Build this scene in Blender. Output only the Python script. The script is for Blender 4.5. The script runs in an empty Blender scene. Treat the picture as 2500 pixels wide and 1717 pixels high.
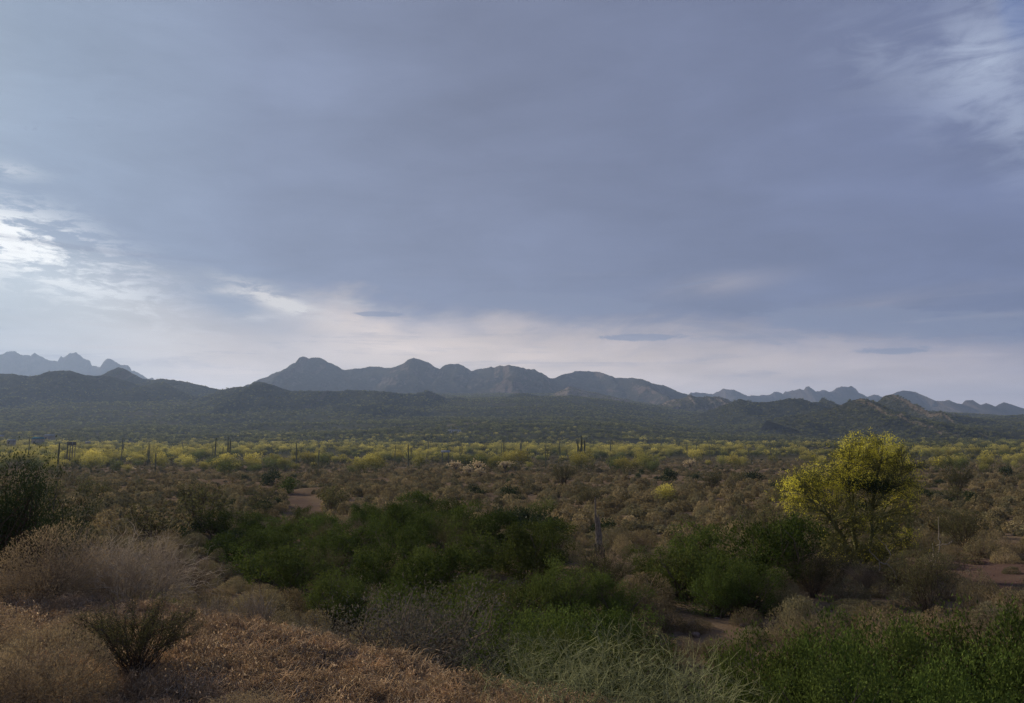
import bpy, math, random
import numpy as np
from mathutils import Vector

random.seed(7)
RNG = np.random.default_rng(11)
scene = bpy.context.scene
R = math.radians

# ------------------------------------------------------------------ camera
PW, PH, F = 2500.0, 1717.0, 1962.0          # the photograph's frame and focal length in its pixels
HORIZON = 1075.0
PITCH = math.atan((HORIZON - PH / 2) / F)
cam_data = bpy.data.cameras.new('camera')
cam_data.sensor_fit = 'HORIZONTAL'
cam_data.sensor_width = 36.0
cam_data.lens = 36.0 * F / PW
cam_data.clip_start = 0.05
cam_data.clip_end = 40000
cam = bpy.data.objects.new('camera', cam_data)
scene.collection.objects.link(cam)
cam.location = (0, 0, 0)
cam.rotation_euler = (math.pi / 2 + PITCH, 0, 0)
scene.camera = cam

# ------------------------------------------------------------------ light
SUN_AZ, SUN_EL = -43.0, 20.0                 # degrees, azimuth from the view axis (left is negative)
sun_dir = Vector((math.sin(R(SUN_AZ)) * math.cos(R(SUN_EL)), math.cos(R(SUN_AZ)) * math.cos(R(SUN_EL)), math.sin(R(SUN_EL))))
sl = bpy.data.lights.new('sun', 'SUN')
sl.energy = 5.0
sl.angle = R(2.5)
sl.color = (1.0, 0.85, 0.62)
so = bpy.data.objects.new('sun', sl)
scene.collection.objects.link(so)
so.rotation_euler = (-sun_dir).to_track_quat('-Z', 'Y').to_euler()

scene.view_settings.view_transform = 'Standard'
scene.view_settings.look = 'None'
scene.view_settings.exposure = 0.35
scene.view_settings.gamma = 1.0
scene.view_settings.use_curve_mapping = False
scene.render.engine = 'CYCLES'
scene.cycles.max_bounces = 5
scene.cycles.diffuse_bounces = 3
scene.cycles.glossy_bounces = 1
scene.cycles.transmission_bounces = 3
scene.cycles.volume_bounces = 1
scene.cycles.transparent_max_bounces = 4
scene.cycles.use_denoising = True
scene.cycles.denoising_prefilter = 'NONE'
scene.cycles.use_adaptive_sampling = True
scene.cycles.adaptive_threshold = 0.012


# ------------------------------------------------------------------ node expressions
class X:
    """a socket (or a number) with arithmetic that builds Math nodes"""
    def __init__(s, t, v):
        s.t, s.v = t, v

    def put(s, sock):
        if isinstance(s.v, (int, float)):
            sock.default_value = s.v
        else:
            s.t.links.new(s.v, sock)

    def _op(s, op, *o):
        n = s.t.nodes.new('ShaderNodeMath')
        n.operation = op
        s.put(n.inputs[0])
        for k, q in enumerate(o):
            (q if isinstance(q, X) else X(s.t, q)).put(n.inputs[k + 1])
        return X(s.t, n.outputs[0])

    def __add__(s, o): return s._op('ADD', o)
    __radd__ = __add__
    def __sub__(s, o): return s._op('SUBTRACT', o)
    def __rsub__(s, o): return X(s.t, o)._op('SUBTRACT', s)
    def __mul__(s, o): return s._op('MULTIPLY', o)
    __rmul__ = __mul__
    def __truediv__(s, o): return s._op('DIVIDE', o)
    def pw(s, o): return s._op('POWER', o)
    def mx(s, o): return s._op('MAXIMUM', o)
    def mn(s, o): return s._op('MINIMUM', o)
    def f(s, op, *o): return s._op(op, *o)

    def smooth(s, a, b):
        n = s.t.nodes.new('ShaderNodeMapRange')
        n.interpolation_type = 'SMOOTHSTEP'
        s.put(n.inputs['Value'])
        n.inputs['From Min'].default_value = a
        n.inputs['From Max'].default_value = b
        return X(s.t, n.outputs['Result'])


def vec(t, x, y, z):
    n = t.nodes.new('ShaderNodeCombineXYZ')
    for k, q in enumerate((x, y, z)):
        (q if isinstance(q, X) else X(t, q)).put(n.inputs[k])
    return n.outputs[0]


def noise(t, v, scale, detail=4, rough=0.5, dist=0.0, colour=False):
    n = t.nodes.new('ShaderNodeTexNoise')
    if v is not None:
        t.links.new(v, n.inputs['Vector'])
    n.inputs['Scale'].default_value = scale
    n.inputs['Detail'].default_value = detail
    n.inputs['Roughness'].default_value = rough
    n.inputs['Distortion'].default_value = dist
    return X(t, n.outputs[1 if colour else 0])


def mixc(t, fac, a, b, mode='MIX'):
    n = t.nodes.new('ShaderNodeMix')
    n.data_type = 'RGBA'
    n.blend_type = mode
    n.clamp_factor = True
    (fac if isinstance(fac, X) else X(t, fac)).put(n.inputs[0])
    for q, k in ((a, 6), (b, 7)):
        if isinstance(q, (tuple, list)):
            n.inputs[k].default_value = (*q[:3], 1)
        else:
            t.links.new(q, n.inputs[k])
    return n.outputs[2]


def sky_at(px, py):
    """azimuth, elevation (degrees) of a direction given in photograph pixels"""
    u, v = (px - PW / 2) / F, (PH / 2 - py) / F
    y = math.cos(PITCH) - v * math.sin(PITCH)
    z = math.sin(PITCH) + v * math.cos(PITCH)
    return math.degrees(math.atan2(u, y)), math.degrees(math.atan2(z, math.hypot(u, y)))


# ------------------------------------------------------------------ sky: Nishita behind a cloud deck
world = bpy.data.worlds.new('World')
scene.world = world
world.use_nodes = True
wt = world.node_tree
wt.nodes.clear()
w_out = wt.nodes.new('ShaderNodeOutputWorld')
w_bg = wt.nodes.new('ShaderNodeBackground')
wt.links.new(w_bg.outputs[0], w_out.inputs[0])
SKY = 0.1
world.cycles.sampling_method = 'MANUAL'
world.cycles.sample_map_resolution = 256
w_bg.inputs[1].default_value = SKY
nish = wt.nodes.new('ShaderNodeTexSky')
nish.sky_type = 'NISHITA'
nish.sun_disc = False
nish.sun_elevation = R(SUN_EL)
nish.sun_rotation = R(SUN_AZ)
nish.altitude = 600
nish.dust_density = 0.2
nish.ozone_density = 3.0
tc = wt.nodes.new('ShaderNodeTexCoord')
sep = wt.nodes.new('ShaderNodeSeparateXYZ')
wt.links.new(tc.outputs['Generated'], sep.inputs[0])
dx, dy, dz = (X(wt, sep.outputs[k]) for k in range(3))
DEG = 180 / math.pi
az = dx.f('ARCTAN2', dy) * DEG
el = dz.mn(0.9999).mx(-0.9999).f('ARCSINE') * DEG
dsun = (dx * sun_dir.x + dy * sun_dir.y + dz * sun_dir.z).mn(0.9999).mx(-0.9999).f('ARCCOSINE') * DEG
# coordinates on a flat cloud layer, so streaks draw together towards the horizon
up = dz.mx(0.0) + 0.09
lay = vec(wt, dx / up, dy / up, 0.3)
ang = vec(wt, az * 0.045, el * 0.16, 0.0)
azel = vec(wt, az, el, 0.0)
n_big = noise(wt, lay, 0.42, 3, 0.5, 0.6)
n_mid = noise(wt, lay, 1.5, 5, 0.55, 0.8)
n_str = noise(wt, ang, 1.3, 5, 0.58, 0.9)
n_fin = noise(wt, ang, 4.2, 5, 0.6, 0.9)
n_puf = noise(wt, lay, 5.0, 5, 0.6, 0.3)
n_wsp = noise(wt, ang, 11.0, 6, 0.66, 0.4)


def blob(px, py, rx, ry, tilt=0.0):
    """soft ellipse around a direction: 1 in its middle, 0 outside"""
    a0, e0 = sky_at(px, py)
    sx, sy = rx / F * DEG, ry / F * DEG
    mp = wt.nodes.new('ShaderNodeMapping')
    mp.vector_type = 'TEXTURE'
    mp.inputs['Location'].default_value = (a0, e0, 0)
    mp.inputs['Rotation'].default_value = (0, 0, R(tilt))
    mp.inputs['Scale'].default_value = (2.2 * sx, 2.2 * sy, 1)
    wt.links.new(azel, mp.inputs['Vector'])
    gr = wt.nodes.new('ShaderNodeTexGradient')
    gr.gradient_type = 'QUADRATIC_SPHERE'
    wt.links.new(mp.outputs[0], gr.inputs[0])
    return X(wt, gr.outputs['Fac'])


def ramp3(x, stops):
    n = wt.nodes.new('ShaderNodeValToRGB')
    x.put(n.inputs[0])
    cr = n.color_ramp
    while len(cr.elements) < len(stops):
        cr.elements.new(0.5)
    for e_, (p_, c_) in zip(cr.elements, stops):
        e_.position = p_
        e_.color = (*c_, 1)
    return n.outputs[0]


sun_t = (dsun / 75.0).mn(1.0)
deck = ramp3(sun_t, [(0.0, (0.44, 0.52, 0.62)), (0.15, (0.29, 0.36, 0.48)), (0.32, (0.210, 0.250, 0.365)), (0.5, (0.172, 0.200, 0.302)), (0.75, (0.150, 0.178, 0.288)), (1.0, (0.148, 0.182, 0.32))])
low = ramp3(sun_t, [(0.0, (0.62, 0.68, 0.72)), (0.18, (0.46, 0.53, 0.59)), (0.36, (0.70, 0.60, 0.54)), (0.6, (0.80, 0.65, 0.55)), (1.0, (0.50, 0.43, 0.44))])
# edge of the deck: wavering, a little higher at the left than at the right
edge = el + (n_str - 0.5) * 6.0 + (n_fin - 0.5) * 2.0 + az * 0.09
deck_w = edge.smooth(5.8, 10.0)
col = mixc(wt, deck_w, low, deck)
# soft light and dark within the deck
soft = (n_big - 0.5) * 0.62 + (n_mid - 0.5) * 0.46 + (n_str - 0.5) * 0.30 + (n_fin - 0.5) * 0.12
shade_n = wt.nodes.new('ShaderNodeVectorMath')
shade_n.operation = 'SCALE'
wt.links.new(col, shade_n.inputs[0])
(soft + 1.0).put(shade_n.inputs['Scale'])
col = shade_n.outputs[0]
# gaps with blue sky, thin bright cloud round them (upper right, overhead)
gap_zone = (blob(2480, 40, 70, 120, 0) + el.smooth(34.0, 55.0) * 0.7).mn(1.0)
gap = ((n_mid * 1.0 + gap_zone * 0.42)).smooth(0.80, 0.96)
nsv = wt.nodes.new('ShaderNodeVectorMath')
nsv.operation = 'SCALE'
wt.links.new(nish.outputs[0], nsv.inputs[0])
nsv.inputs['Scale'].default_value = SKY * 0.7
blue = mixc(wt, 0.6, nsv.outputs[0], (0.105, 0.155, 0.40))
col = mixc(wt, gap, col, blue)
thin = (blob(2400, 150, 110, 120, -35) * 0.9 + blob(2490, 330, 50, 90) * 0.5 + blob(2140, 130, 120, 80, -20) * 0.32).mn(1.0) * (n_mid * 0.5 + n_fin * 0.6 + n_puf * 0.5).smooth(0.68, 0.94)
col = mixc(wt, thin * 0.85, col, (0.50, 0.57, 0.72))
# torn bright cloud by the hidden sun
rag = (n_fin * 0.55 + n_wsp * 0.55 + n_str * 0.1).smooth(0.55, 0.68)
brt = blob(60, 620, 290, 62, -14) * 1.15 + blob(20, 560, 110, 50) * 0.7 + blob(20, 415, 60, 16) * 0.35
veil = blob(60, 680, 230, 90, -14)
col = mixc(wt, (veil * 0.62).mn(0.7), col, (0.62, 0.69, 0.74))
col = mixc(wt, (brt * rag).mn(1.0), col, (1.02, 1.03, 1.02))
warm = blob(860, 815, 190, 14) * 0.5 + blob(720, 812, 70, 10) * 0.5 + blob(1750, 695, 120, 22, 6) * 0.75 + blob(2150, 740, 190, 16, 5) * 0.35 + blob(1660, 800, 140, 10) * 0.3 + blob(2450, 770, 70, 5) * 0.4
col = mixc(wt, (warm * n_str.smooth(0.28, 0.62)).mn(0.6), col, (0.47, 0.42, 0.43))
# the deck hangs lower beside the bright cloud
col = mixc(wt, (blob(560, 730, 190, 75, -20) * 1.3 * (n_str * 0.6 + 0.6)).mn(0.85), col, (0.235, 0.29, 0.40))
sm = (blob(660, 725, 95, 20, -16) * 1.2 + blob(715, 752, 60, 12, -12) + blob(560, 712, 60, 8) * 0.5 + blob(860, 742, 60, 9, -4) * 0.45 + blob(640, 775, 80, 12, 6) * 0.45)
col = mixc(wt, (sm * (n_fin * 0.45 + n_wsp * 0.6).smooth(0.40, 0.60)).mn(0.85), col, (0.74, 0.71, 0.68))
# small slate clouds under the deck
dk = blob(1390, 744, 195, 19, -3) * 1.1 + blob(1250, 732, 70, 14) * 0.6 + blob(2030, 775, 135, 18, -3) * 1.1 + blob(2300, 800, 220, 26) * 0.6 + blob(1560, 824, 95, 8) * 0.7 + blob(920, 767, 48, 5) * 0.9 + blob(2180, 858, 70, 8) * 0.4 + blob(1690, 693, 60, 4, 8) * 0.6
dkm = ((n_fin - 0.5) * 1.7 + (n_wsp - 0.5) * 1.1 + dk * 2.2).smooth(0.32, 0.66)
col = mixc(wt, dkm * 0.72, col, (0.185, 0.215, 0.32))
n_lin = noise(wt, vec(wt, az * 0.035, el * 0.55, 3.0), 1.6, 6, 0.62, 0.7)
band = el.smooth(2.0, 5.0) * (1.0 - el.smooth(10.5, 15.0))
col = mixc(wt, (n_lin + n_wsp * 0.25).smooth(0.66, 0.86) * band * 0.5, col, (0.20, 0.225, 0.32))
col = mixc(wt, (1.0 - (n_lin + n_wsp * 0.25).smooth(0.42, 0.62)) * band * (1.0 - el.smooth(6.0, 8.5)) * 0.30, col, (0.62, 0.53, 0.50))
# below the horizon the world only has to stay as dim as the ground
col = mixc(wt, (el * -1.0).smooth(0.5, 4.0), col, (0.05, 0.045, 0.04))
gain = wt.nodes.new('ShaderNodeVectorMath')
gain.operation = 'SCALE'
wt.links.new(col, gain.inputs[0])
gain.inputs['Scale'].default_value = 0.80 / SKY
wt.links.new(gain.outputs[0], w_bg.inputs[0])


# ------------------------------------------------------------------ numpy noise
def _hash(ix, iy, seed):
    h = (ix.astype(np.int64) * 374761393 + iy.astype(np.int64) * 668265263 + seed * 974634777) & 0x7fffffff
    h = ((h ^ (h >> 13)) * 1274126177) & 0x7fffffff
    return ((h ^ (h >> 16)) & 0xffff) / 65535.0


def vnoise(x, y, seed=0):
    ix, iy = np.floor(x), np.floor(y)
    fx, fy = x - ix, y - iy
    fx, fy = fx * fx * fx * (fx * (fx * 6 - 15) + 10), fy * fy * fy * (fy * (fy * 6 - 15) + 10)
    a, b = _hash(ix, iy, seed), _hash(ix + 1, iy, seed)
    c, d = _hash(ix, iy + 1, seed), _hash(ix + 1, iy + 1, seed)
    return (a + (b - a) * fx) * (1 - fy) + (c + (d - c) * fx) * fy


def fbm(x, y, seed=0, octs=4, gain=0.5):
    """about -1 .. 1"""
    x, y = np.asarray(x, float), np.asarray(y, float)
    s, a, tot = 0, 1.0, 0
    for o in range(octs):
        s = s + a * (vnoise(x * 2 ** o + 17.3 * o, y * 2 ** o - 9.1 * o, seed + o) * 2 - 1)
        tot += a
        a *= gain
    return s / tot * 1.6


def ridged(x, y, seed=0, octs=4):
    s, a, tot = 0, 1.0, 0
    for o in range(octs):
        n = 1 - np.abs(vnoise(x * 2 ** o + 5.7 * o, y * 2 ** o + 3.1 * o, seed + o) * 2 - 1)
        s = s + a * n * n
        tot += a
        a *= 0.5
    return s / tot


def sstep(x, a, b):
    t = np.clip((np.asarray(x, float) - a) / (b - a), 0, 1)
    return t * t * (3 - 2 * t)


# ------------------------------------------------------------------ the lie of the land (eye level is z = 0)
WASH = np.array([(7.5, 4.5), (5.0, 8.0), (2.2, 11.5), (-0.5, 16), (-4, 22), (-8.5, 30), (-12.5, 43), (-15.5, 62), (-22, 84), (-40, 112)], float)


def wash_dist(x, y):
    d = np.full(np.shape(x), 1e9)
    for (ax, ay), (bx, by) in zip(WASH[:-1], WASH[1:]):
        ux, uy = bx - ax, by - ay
        t = np.clip(((x - ax) * ux + (y - ay) * uy) / (ux * ux + uy * uy), 0, 1)
        d = np.minimum(d, np.hypot(x - ax - t * ux, y - ay - t * uy))
    return d


_by = [-9000, -60, 0, 14, 24, 34, 60, 120, 200, 330, 500, 650, 900, 1200, 1600, 2200, 3000, 5000, 9000]
_bz = [-6, -5, -3.5, -3.5, -3.95, -4.25, -4.9, -6.1, -7.3, -7.8, -6.5, -3.0, 13, 40, 82, 125, 140, 150, 150]


def crest_s(x, y):
    """how far a point lies beyond the crest of the near bank"""
    return 0.45 * x + 0.15 * np.clip(x + 3.2, 0, 3.0) + 0.4 * np.clip(x + 0.2, 0, 1.3) + 0.893 * (y - 6.5) + 0.35 * fbm(x * 0.25, y * 0.25, 31, 2)


def H(x, y):
    x, y = np.asarray(x, float), np.asarray(y, float)
    z = np.interp(y, _by, _bz)
    zs = (np.interp(y - 25, _by, _bz) + np.interp(y + 25, _by, _bz) + 2 * z) / 4
    z = np.where(y > 300, zs, z)
    far = sstep(y, 420, 900)
    azm = np.degrees(np.arctan2(x, np.maximum(y, 1)))
    right = sstep(azm, 3, 16)
    z = np.where(z > -6, -6 + (z + 6) * (1 - 0.42 * right * sstep(y, 350, 800)), z)
    z = z + far * (fbm(x / 260, y / 150, 3, 4) * 7 + ridged(x / 420, y / 300, 9, 3) * 5 - 3)
    z = z + sstep(y, 40, 140) * (1 - far) * fbm(x / 60, y / 40, 5, 3) * 0.35
    # the wash
    w = wash_dist(x, y)
    z = z - 0.75 * (1 - sstep(w, 0.6, 4.2)) * (1 - 0.55 * sstep(y, 18, 60)) * sstep(y, 7.5, 13)
    z = z + fbm(x / 6, y / 6, 41, 4) * 0.16 * sstep(y, 4, 14)
    # the near bank
    s = crest_s(x, y)
    bank = -1.62 + 0.03 * (-x) - 0.02 * np.maximum(y, 0)
    drop = np.where(s > 0, 0.62 * (np.sqrt(s * s + 0.5) - 0.707), 0)
    zb = bank - drop + fbm(x * 0.9, y * 0.9, 44, 3) * 0.05 + fbm(x * 5, y * 5, 45, 2) * 0.012
    k = 0.35
    return np.logaddexp(z / k, zb / k) * k


def h1(x, y):
    return float(H(np.array([x]), np.array([y]))[0])


def ray(px, py):
    u, v = (px - PW / 2) / F, (PH / 2 - py) / F
    return u, math.cos(PITCH) - v * math.sin(PITCH), math.sin(PITCH) + v * math.cos(PITCH)


_T = np.exp(np.linspace(math.log(2.0), math.log(4000), 2600))


def at(px, py):
    """where the sight line of a photograph pixel meets the land"""
    u, fy, fz = ray(px, py)
    xs, ys, zs = u * _T, fy * _T, fz * _T
    k = int(np.argmax(zs <= H(xs, ys)))
    return float(xs[k]), float(ys[k]), h1(xs[k], ys[k])


def atd(px, d):
    """the land at forward distance d under a photograph column"""
    x = (px - PW / 2) / F / math.cos(PITCH) * d
    return x, d, h1(x, d)


def z_of(py, d):
    u, fy, fz = ray(PW / 2, py)
    return fz / fy * d


# ------------------------------------------------------------------ meshes and objects
COL = scene.collection


def mesh(name, V, faces, mat=None, attr=None, smooth=False):
    """V (n,3); faces: list of index arrays, each (m,3) or (m,4); attr: {name: per-vertex floats}"""
    me = bpy.data.meshes.new(name)
    V = np.asarray(V, np.float32)
    faces = [np.asarray(f, np.int32) for f in faces if len(f)]
    me.vertices.add(len(V))
    me.vertices.foreach_set('co', V.ravel())
    idx = np.concatenate([f.ravel() for f in faces])
    tot = np.concatenate([np.full(len(f), f.shape[1], np.int32) for f in faces])
    start = np.concatenate([[0], np.cumsum(tot)[:-1]]).astype(np.int32)
    me.loops.add(len(idx))
    me.loops.foreach_set('vertex_index', idx)
    me.polygons.add(len(tot))
    me.polygons.foreach_set('loop_start', start)
    me.polygons.foreach_set('loop_total', tot)
    if smooth:
        me.polygons.foreach_set('use_smooth', np.ones(len(tot), bool))
    for k, a in (attr or {}).items():
        at_ = me.attributes.new(k, 'FLOAT', 'POINT')
        at_.data.foreach_set('value', np.asarray(a, np.float32))
    me.update(calc_edges=True)
    if mat is not None:
        me.materials.append(mat)
    return me


def obj(name, me, parent=None, label=None, cat=None, group=None, kind=None, loc=None, rotz=0.0, scale=None, link=True):
    o = bpy.data.objects.new(name, me)
    if link:
        COL.objects.link(o)
    if parent is not None:
        o.parent = parent
    if loc is not None:
        o.location = loc
    if rotz:
        o.rotation_euler[2] = rotz
    if scale is not None:
        o.scale = (scale,) * 3 if isinstance(scale, (int, float)) else scale
    for k, v in (('label', label), ('category', cat), ('group', group), ('kind', kind)):
        if v:
            o[k] = v
    return o


# ------------------------------------------------------------------ materials
def new_mat(name):
    m = bpy.data.materials.new(name)
    m.use_nodes = True
    t = m.node_tree
    t.nodes.clear()
    out = t.nodes.new('ShaderNodeOutputMaterial')
    return m, t, out


def attr_f(t, name):
    n = t.nodes.new('ShaderNodeAttribute')
    n.attribute_name = name
    return X(t, n.outputs['Fac'])


def leaf_mat(name, a, b, var=0.25, trans=0.3, tint=None, gloss=0.0):
    """diffuse foliage with light coming through; rnd is a per-leaf value, the object's own random shifts the whole plant"""
    m, t, out = new_mat(name)
    r = attr_f(t, 'rnd')
    oi = t.nodes.new('ShaderNodeObjectInfo')
    orn = X(t, oi.outputs['Random'])
    c = mixc(t, r, a, b)
    if tint is not None:
        c = mixc(t, (orn * 7.31).f('FRACT') * 0.6, c, tint)
    sc = t.nodes.new('ShaderNodeVectorMath')
    sc.operation = 'SCALE'
    t.links.new(c, sc.inputs[0])
    (orn * (2 * var) + (1 - var)).put(sc.inputs['Scale'])
    d = t.nodes.new('ShaderNodeBsdfDiffuse')
    tr = t.nodes.new('ShaderNodeBsdfTranslucent')
    t.links.new(sc.outputs[0], d.inputs[0])
    t.links.new(sc.outputs[0], tr.inputs[0])
    mx = t.nodes.new('ShaderNodeMixShader')
    mx.inputs[0].default_value = trans
    t.links.new(d.outputs[0], mx.inputs[1])
    t.links.new(tr.outputs[0], mx.inputs[2])
    res = mx.outputs[0]
    if gloss:
        g = t.nodes.new('ShaderNodeBsdfGlossy')
        g.inputs['Roughness'].default_value = 0.42
        mg = t.nodes.new('ShaderNodeMixShader')
        mg.inputs[0].default_value = gloss
        t.links.new(res, mg.inputs[1])
        t.links.new(g.outputs[0], mg.inputs[2])
        res = mg.outputs[0]
    t.links.new(res, out.inputs[0])
    return m


def solid_mat(name, a, b, scale=6.0, rough=0.85, bump=0.0, bscale=40.0, coord='Object', detail=5):
    m, t, out = new_mat(name)
    tcn = t.nodes.new('ShaderNodeTexCoord')
    n = noise(t, tcn.outputs[coord], scale, detail, 0.6)
    c = mixc(t, n.smooth(0.3, 0.7), a, b)
    p = t.nodes.new('ShaderNodeBsdfDiffuse')
    p.inputs['Roughness'].default_value = rough
    t.links.new(c, p.inputs['Color'])
    if bump:
        bn = t.nodes.new('ShaderNodeBump')
        bn.inputs['Strength'].default_value = 1.0
        bn.inputs['Distance'].default_value = bump
        noise(t, tcn.outputs[coord], bscale, 5, 0.6).put(bn.inputs['Height'])
        t.links.new(bn.outputs[0], p.inputs['Normal'])
    t.links.new(p.outputs[0], out.inputs[0])
    return m


def ground_mat():
    m, t, out = new_mat('soil')
    g = t.nodes.new('ShaderNodeNewGeometry')
    pos = g.outputs['Position']
    n1 = noise(t, pos, 0.11, 5, 0.6)
    n2 = noise(t, pos, 1.3, 6, 0.65)
    n3 = noise(t, pos, 14.0, 4, 0.7)
    n4 = noise(t, pos, 60.0, 3, 0.7)
    c = mixc(t, n1.smooth(0.35, 0.65), (0.118, 0.084, 0.054), (0.155, 0.114, 0.076))
    c = mixc(t, n2.smooth(0.42, 0.7) * 0.75, c, (0.095, 0.076, 0.062))
    c = mixc(t, n3.smooth(0.5, 0.72) * 0.55, c, (0.22, 0.165, 0.125))
    c = mixc(t, n4.smooth(0.55, 0.75) * 0.5, c, (0.09, 0.07, 0.06))
    c = mixc(t, attr_f(t, 'grass') * (n2 * 0.5 + 0.6), c, (0.21, 0.155, 0.10))
    c = mixc(t, attr_f(t, 'dark'), c, mixc(t, n2, (0.075, 0.048, 0.042), (0.12, 0.08, 0.065)))
    c = mixc(t, attr_f(t, 'sand') * 0.8, c, mixc(t, n2, (0.115, 0.082, 0.066), (0.085, 0.062, 0.053)))
    far1 = noise(t, pos, 0.035, 6, 0.7)
    far2 = noise(t, pos, 0.012, 5, 0.6)
    fc = mixc(t, far1.smooth(0.35, 0.65), (0.034, 0.038, 0.020), (0.058, 0.056, 0.032))  # scrub-covered slope, its tones lowered to stand for the cloud shadow there
    fc = mixc(t, far2.smooth(0.52, 0.7) * 0.5, fc, (0.085, 0.068, 0.05))
    c = mixc(t, attr_f(t, 'cover'), c, fc)
    c = mixc(t, attr_f(t, 'bare'), c, mixc(t, far1, (0.20, 0.15, 0.105), (0.30, 0.235, 0.17)))
    p = t.nodes.new('ShaderNodeBsdfDiffuse')
    t.links.new(c, p.inputs['Color'])
    bn = t.nodes.new('ShaderNodeBump')
    bn.inputs['Distance'].default_value = 0.03
    (n3 * 0.7 + n4 * 0.3).put(bn.inputs['Height'])
    t.links.new(bn.outputs[0], p.inputs['Normal'])
    t.links.new(p.outputs[0], out.inputs[0])
    return m


def rock_mat(name, veg, veg2, rock, rock2, cover=0.5, strat=0.0):
    """mountain flank: scrub on the gentle parts, rock on the steep ones"""
    m, t, out = new_mat(name)
    g = t.nodes.new('ShaderNodeNewGeometry')
    sp = t.nodes.new('ShaderNodeSeparateXYZ')
    t.links.new(g.outputs['True Normal'], sp.inputs[0])
    pos = g.outputs['Position']
    nz = X(t, sp.outputs[2])
    n1 = noise(t, pos, 0.0045, 6, 0.62)
    n2 = noise(t, pos, 0.022, 6, 0.7)
    n3 = noise(t, pos, 0.09, 4, 0.7)
    k = ((n1 - 0.5) * 1.6 + (n2 - 0.5) * 1.1 + (1.0 - nz) * 1.5 + attr_f(t, 'rock') * 1.2 - cover).smooth(-0.06, 0.16)
    cv = mixc(t, n3.smooth(0.38, 0.62), veg, veg2)
    cr_ = mixc(t, n2.smooth(0.35, 0.65), rock, rock2)
    c = mixc(t, k, cv, cr_)
    d = t.nodes.new('ShaderNodeBsdfDiffuse')
    t.links.new(c, d.inputs[0])
    bn = t.nodes.new('ShaderNodeBump')
    bn.inputs['Distance'].default_value = 30.0
    bn.inputs['Strength'].default_value = 0.9
    (n2 * 0.6 + n3 * 0.35).put(bn.inputs['Height'])
    t.links.new(bn.outputs[0], d.inputs['Normal'])
    t.links.new(d.outputs[0], out.inputs[0])
    return m


# ------------------------------------------------------------------ ground sheet (a polar grid that is fine near the camera)
def build_ground():
    a_in = np.radians(np.linspace(-43, 43, 461))
    a_out = np.radians(np.linspace(43, 317, 60)[1:-1])
    A = np.concatenate([a_in, a_out])
    rr = np.concatenate([[0.0], np.exp(np.linspace(math.log(1.2), math.log(8600), 520))])
    na, nr = len(A), len(rr)
    Rg, Ag = np.meshgrid(rr, A, indexing='ij')
    Xg, Yg = Rg * np.sin(Ag), Rg * np.cos(Ag)
    Zg = H(Xg, Yg)
    V = np.stack([Xg, Yg, Zg], -1).reshape(-1, 3)
    i, j = np.meshgrid(np.arange(nr - 1), np.arange(na), indexing='ij')
    j2 = (j + 1) % na
    q = np.stack([i * na + j, i * na + j2, (i + 1) * na + j2, (i + 1) * na + j], -1).reshape(-1, 4)
    x, y = V[:, 0], V[:, 1]
    s = crest_s(x, y)
    grass = (1 - sstep(s, -0.2, 1.0)) * (1 - sstep(np.hypot(x, y), 20, 30))
    sand = (1 - sstep(wash_dist(x, y) + fbm(x / 3, y / 3, 61, 3) * 1.2, 0.6, 2.2))
    dark = np.clip(np.exp(-(((x - 15.0) / 4.4) ** 2 + ((y - 25.0) / 4.6) ** 2)) * 1.6, 0, 1) * sstep(fbm(x / 2, y / 2, 63, 3), -0.7, 0.2)
    cover = sstep(y + fbm(x / 40, y / 40, 66, 3) * 40, 170, 420)
    bare = np.zeros(len(x))
    for px_, d_, rx, ry in ((1690, 505, 40, 9), (1760, 560, 55, 10), (1900, 640, 60, 14), (1650, 470, 40, 5), (1980, 560, 45, 10), (2330, 640, 55, 16), (2450, 560, 30, 12), (1130, 905, 26, 10), (2200, 300, 20, 3), (1900, 205, 18, 1.6), (1790, 190, 14, 1.3)):
        cx = (px_ - PW / 2) / F * d_
        bare = np.maximum(bare, np.clip(np.exp(-(((x - cx) / rx) ** 2 + ((y - d_) / ry) ** 2)) * 1.7 - 0.25 + 0.5 * fbm(x / 14, y / 14, 67, 3), 0, 1) * np.exp(-(((x - cx) / rx / 1.6) ** 2 + ((y - d_) / ry / 1.6) ** 2)))
    me = mesh('ground', V, [q], ground_mat(), dict(grass=grass, sand=sand, dark=dark, cover=cover, bare=bare), smooth=True)
    return obj('ground', me, kind='structure')


build_ground()


# ------------------------------------------------------------------ mountains and hills
def zoomed(pts, x0, y0, k):
    return [(x0 + u * k, y0 + v * k) for u, v in pts]


MOUNTAIN = rock_mat('mountain_rock', (0.030, 0.031, 0.026), (0.048, 0.046, 0.038), (0.064, 0.050, 0.046), (0.112, 0.088, 0.080), 0.38)
FAR_ROCK = rock_mat('far_mountain_rock', (0.030, 0.029, 0.029), (0.046, 0.042, 0.041), (0.056, 0.046, 0.043), (0.078, 0.064, 0.060), 0.25)
HILL = rock_mat('hill_scrub', (0.022, 0.026, 0.017), (0.042, 0.044, 0.027), (0.065, 0.054, 0.042), (0.095, 0.079, 0.062), 0.66)  # scrub and rock, with the clouds' shade over the hills put into the colours
PALE = rock_mat('pale_outcrop', (0.055, 0.055, 0.038), (0.085, 0.08, 0.058), (0.13, 0.105, 0.088), (0.18, 0.148, 0.126), 0.26)
RANGES = []


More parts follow.
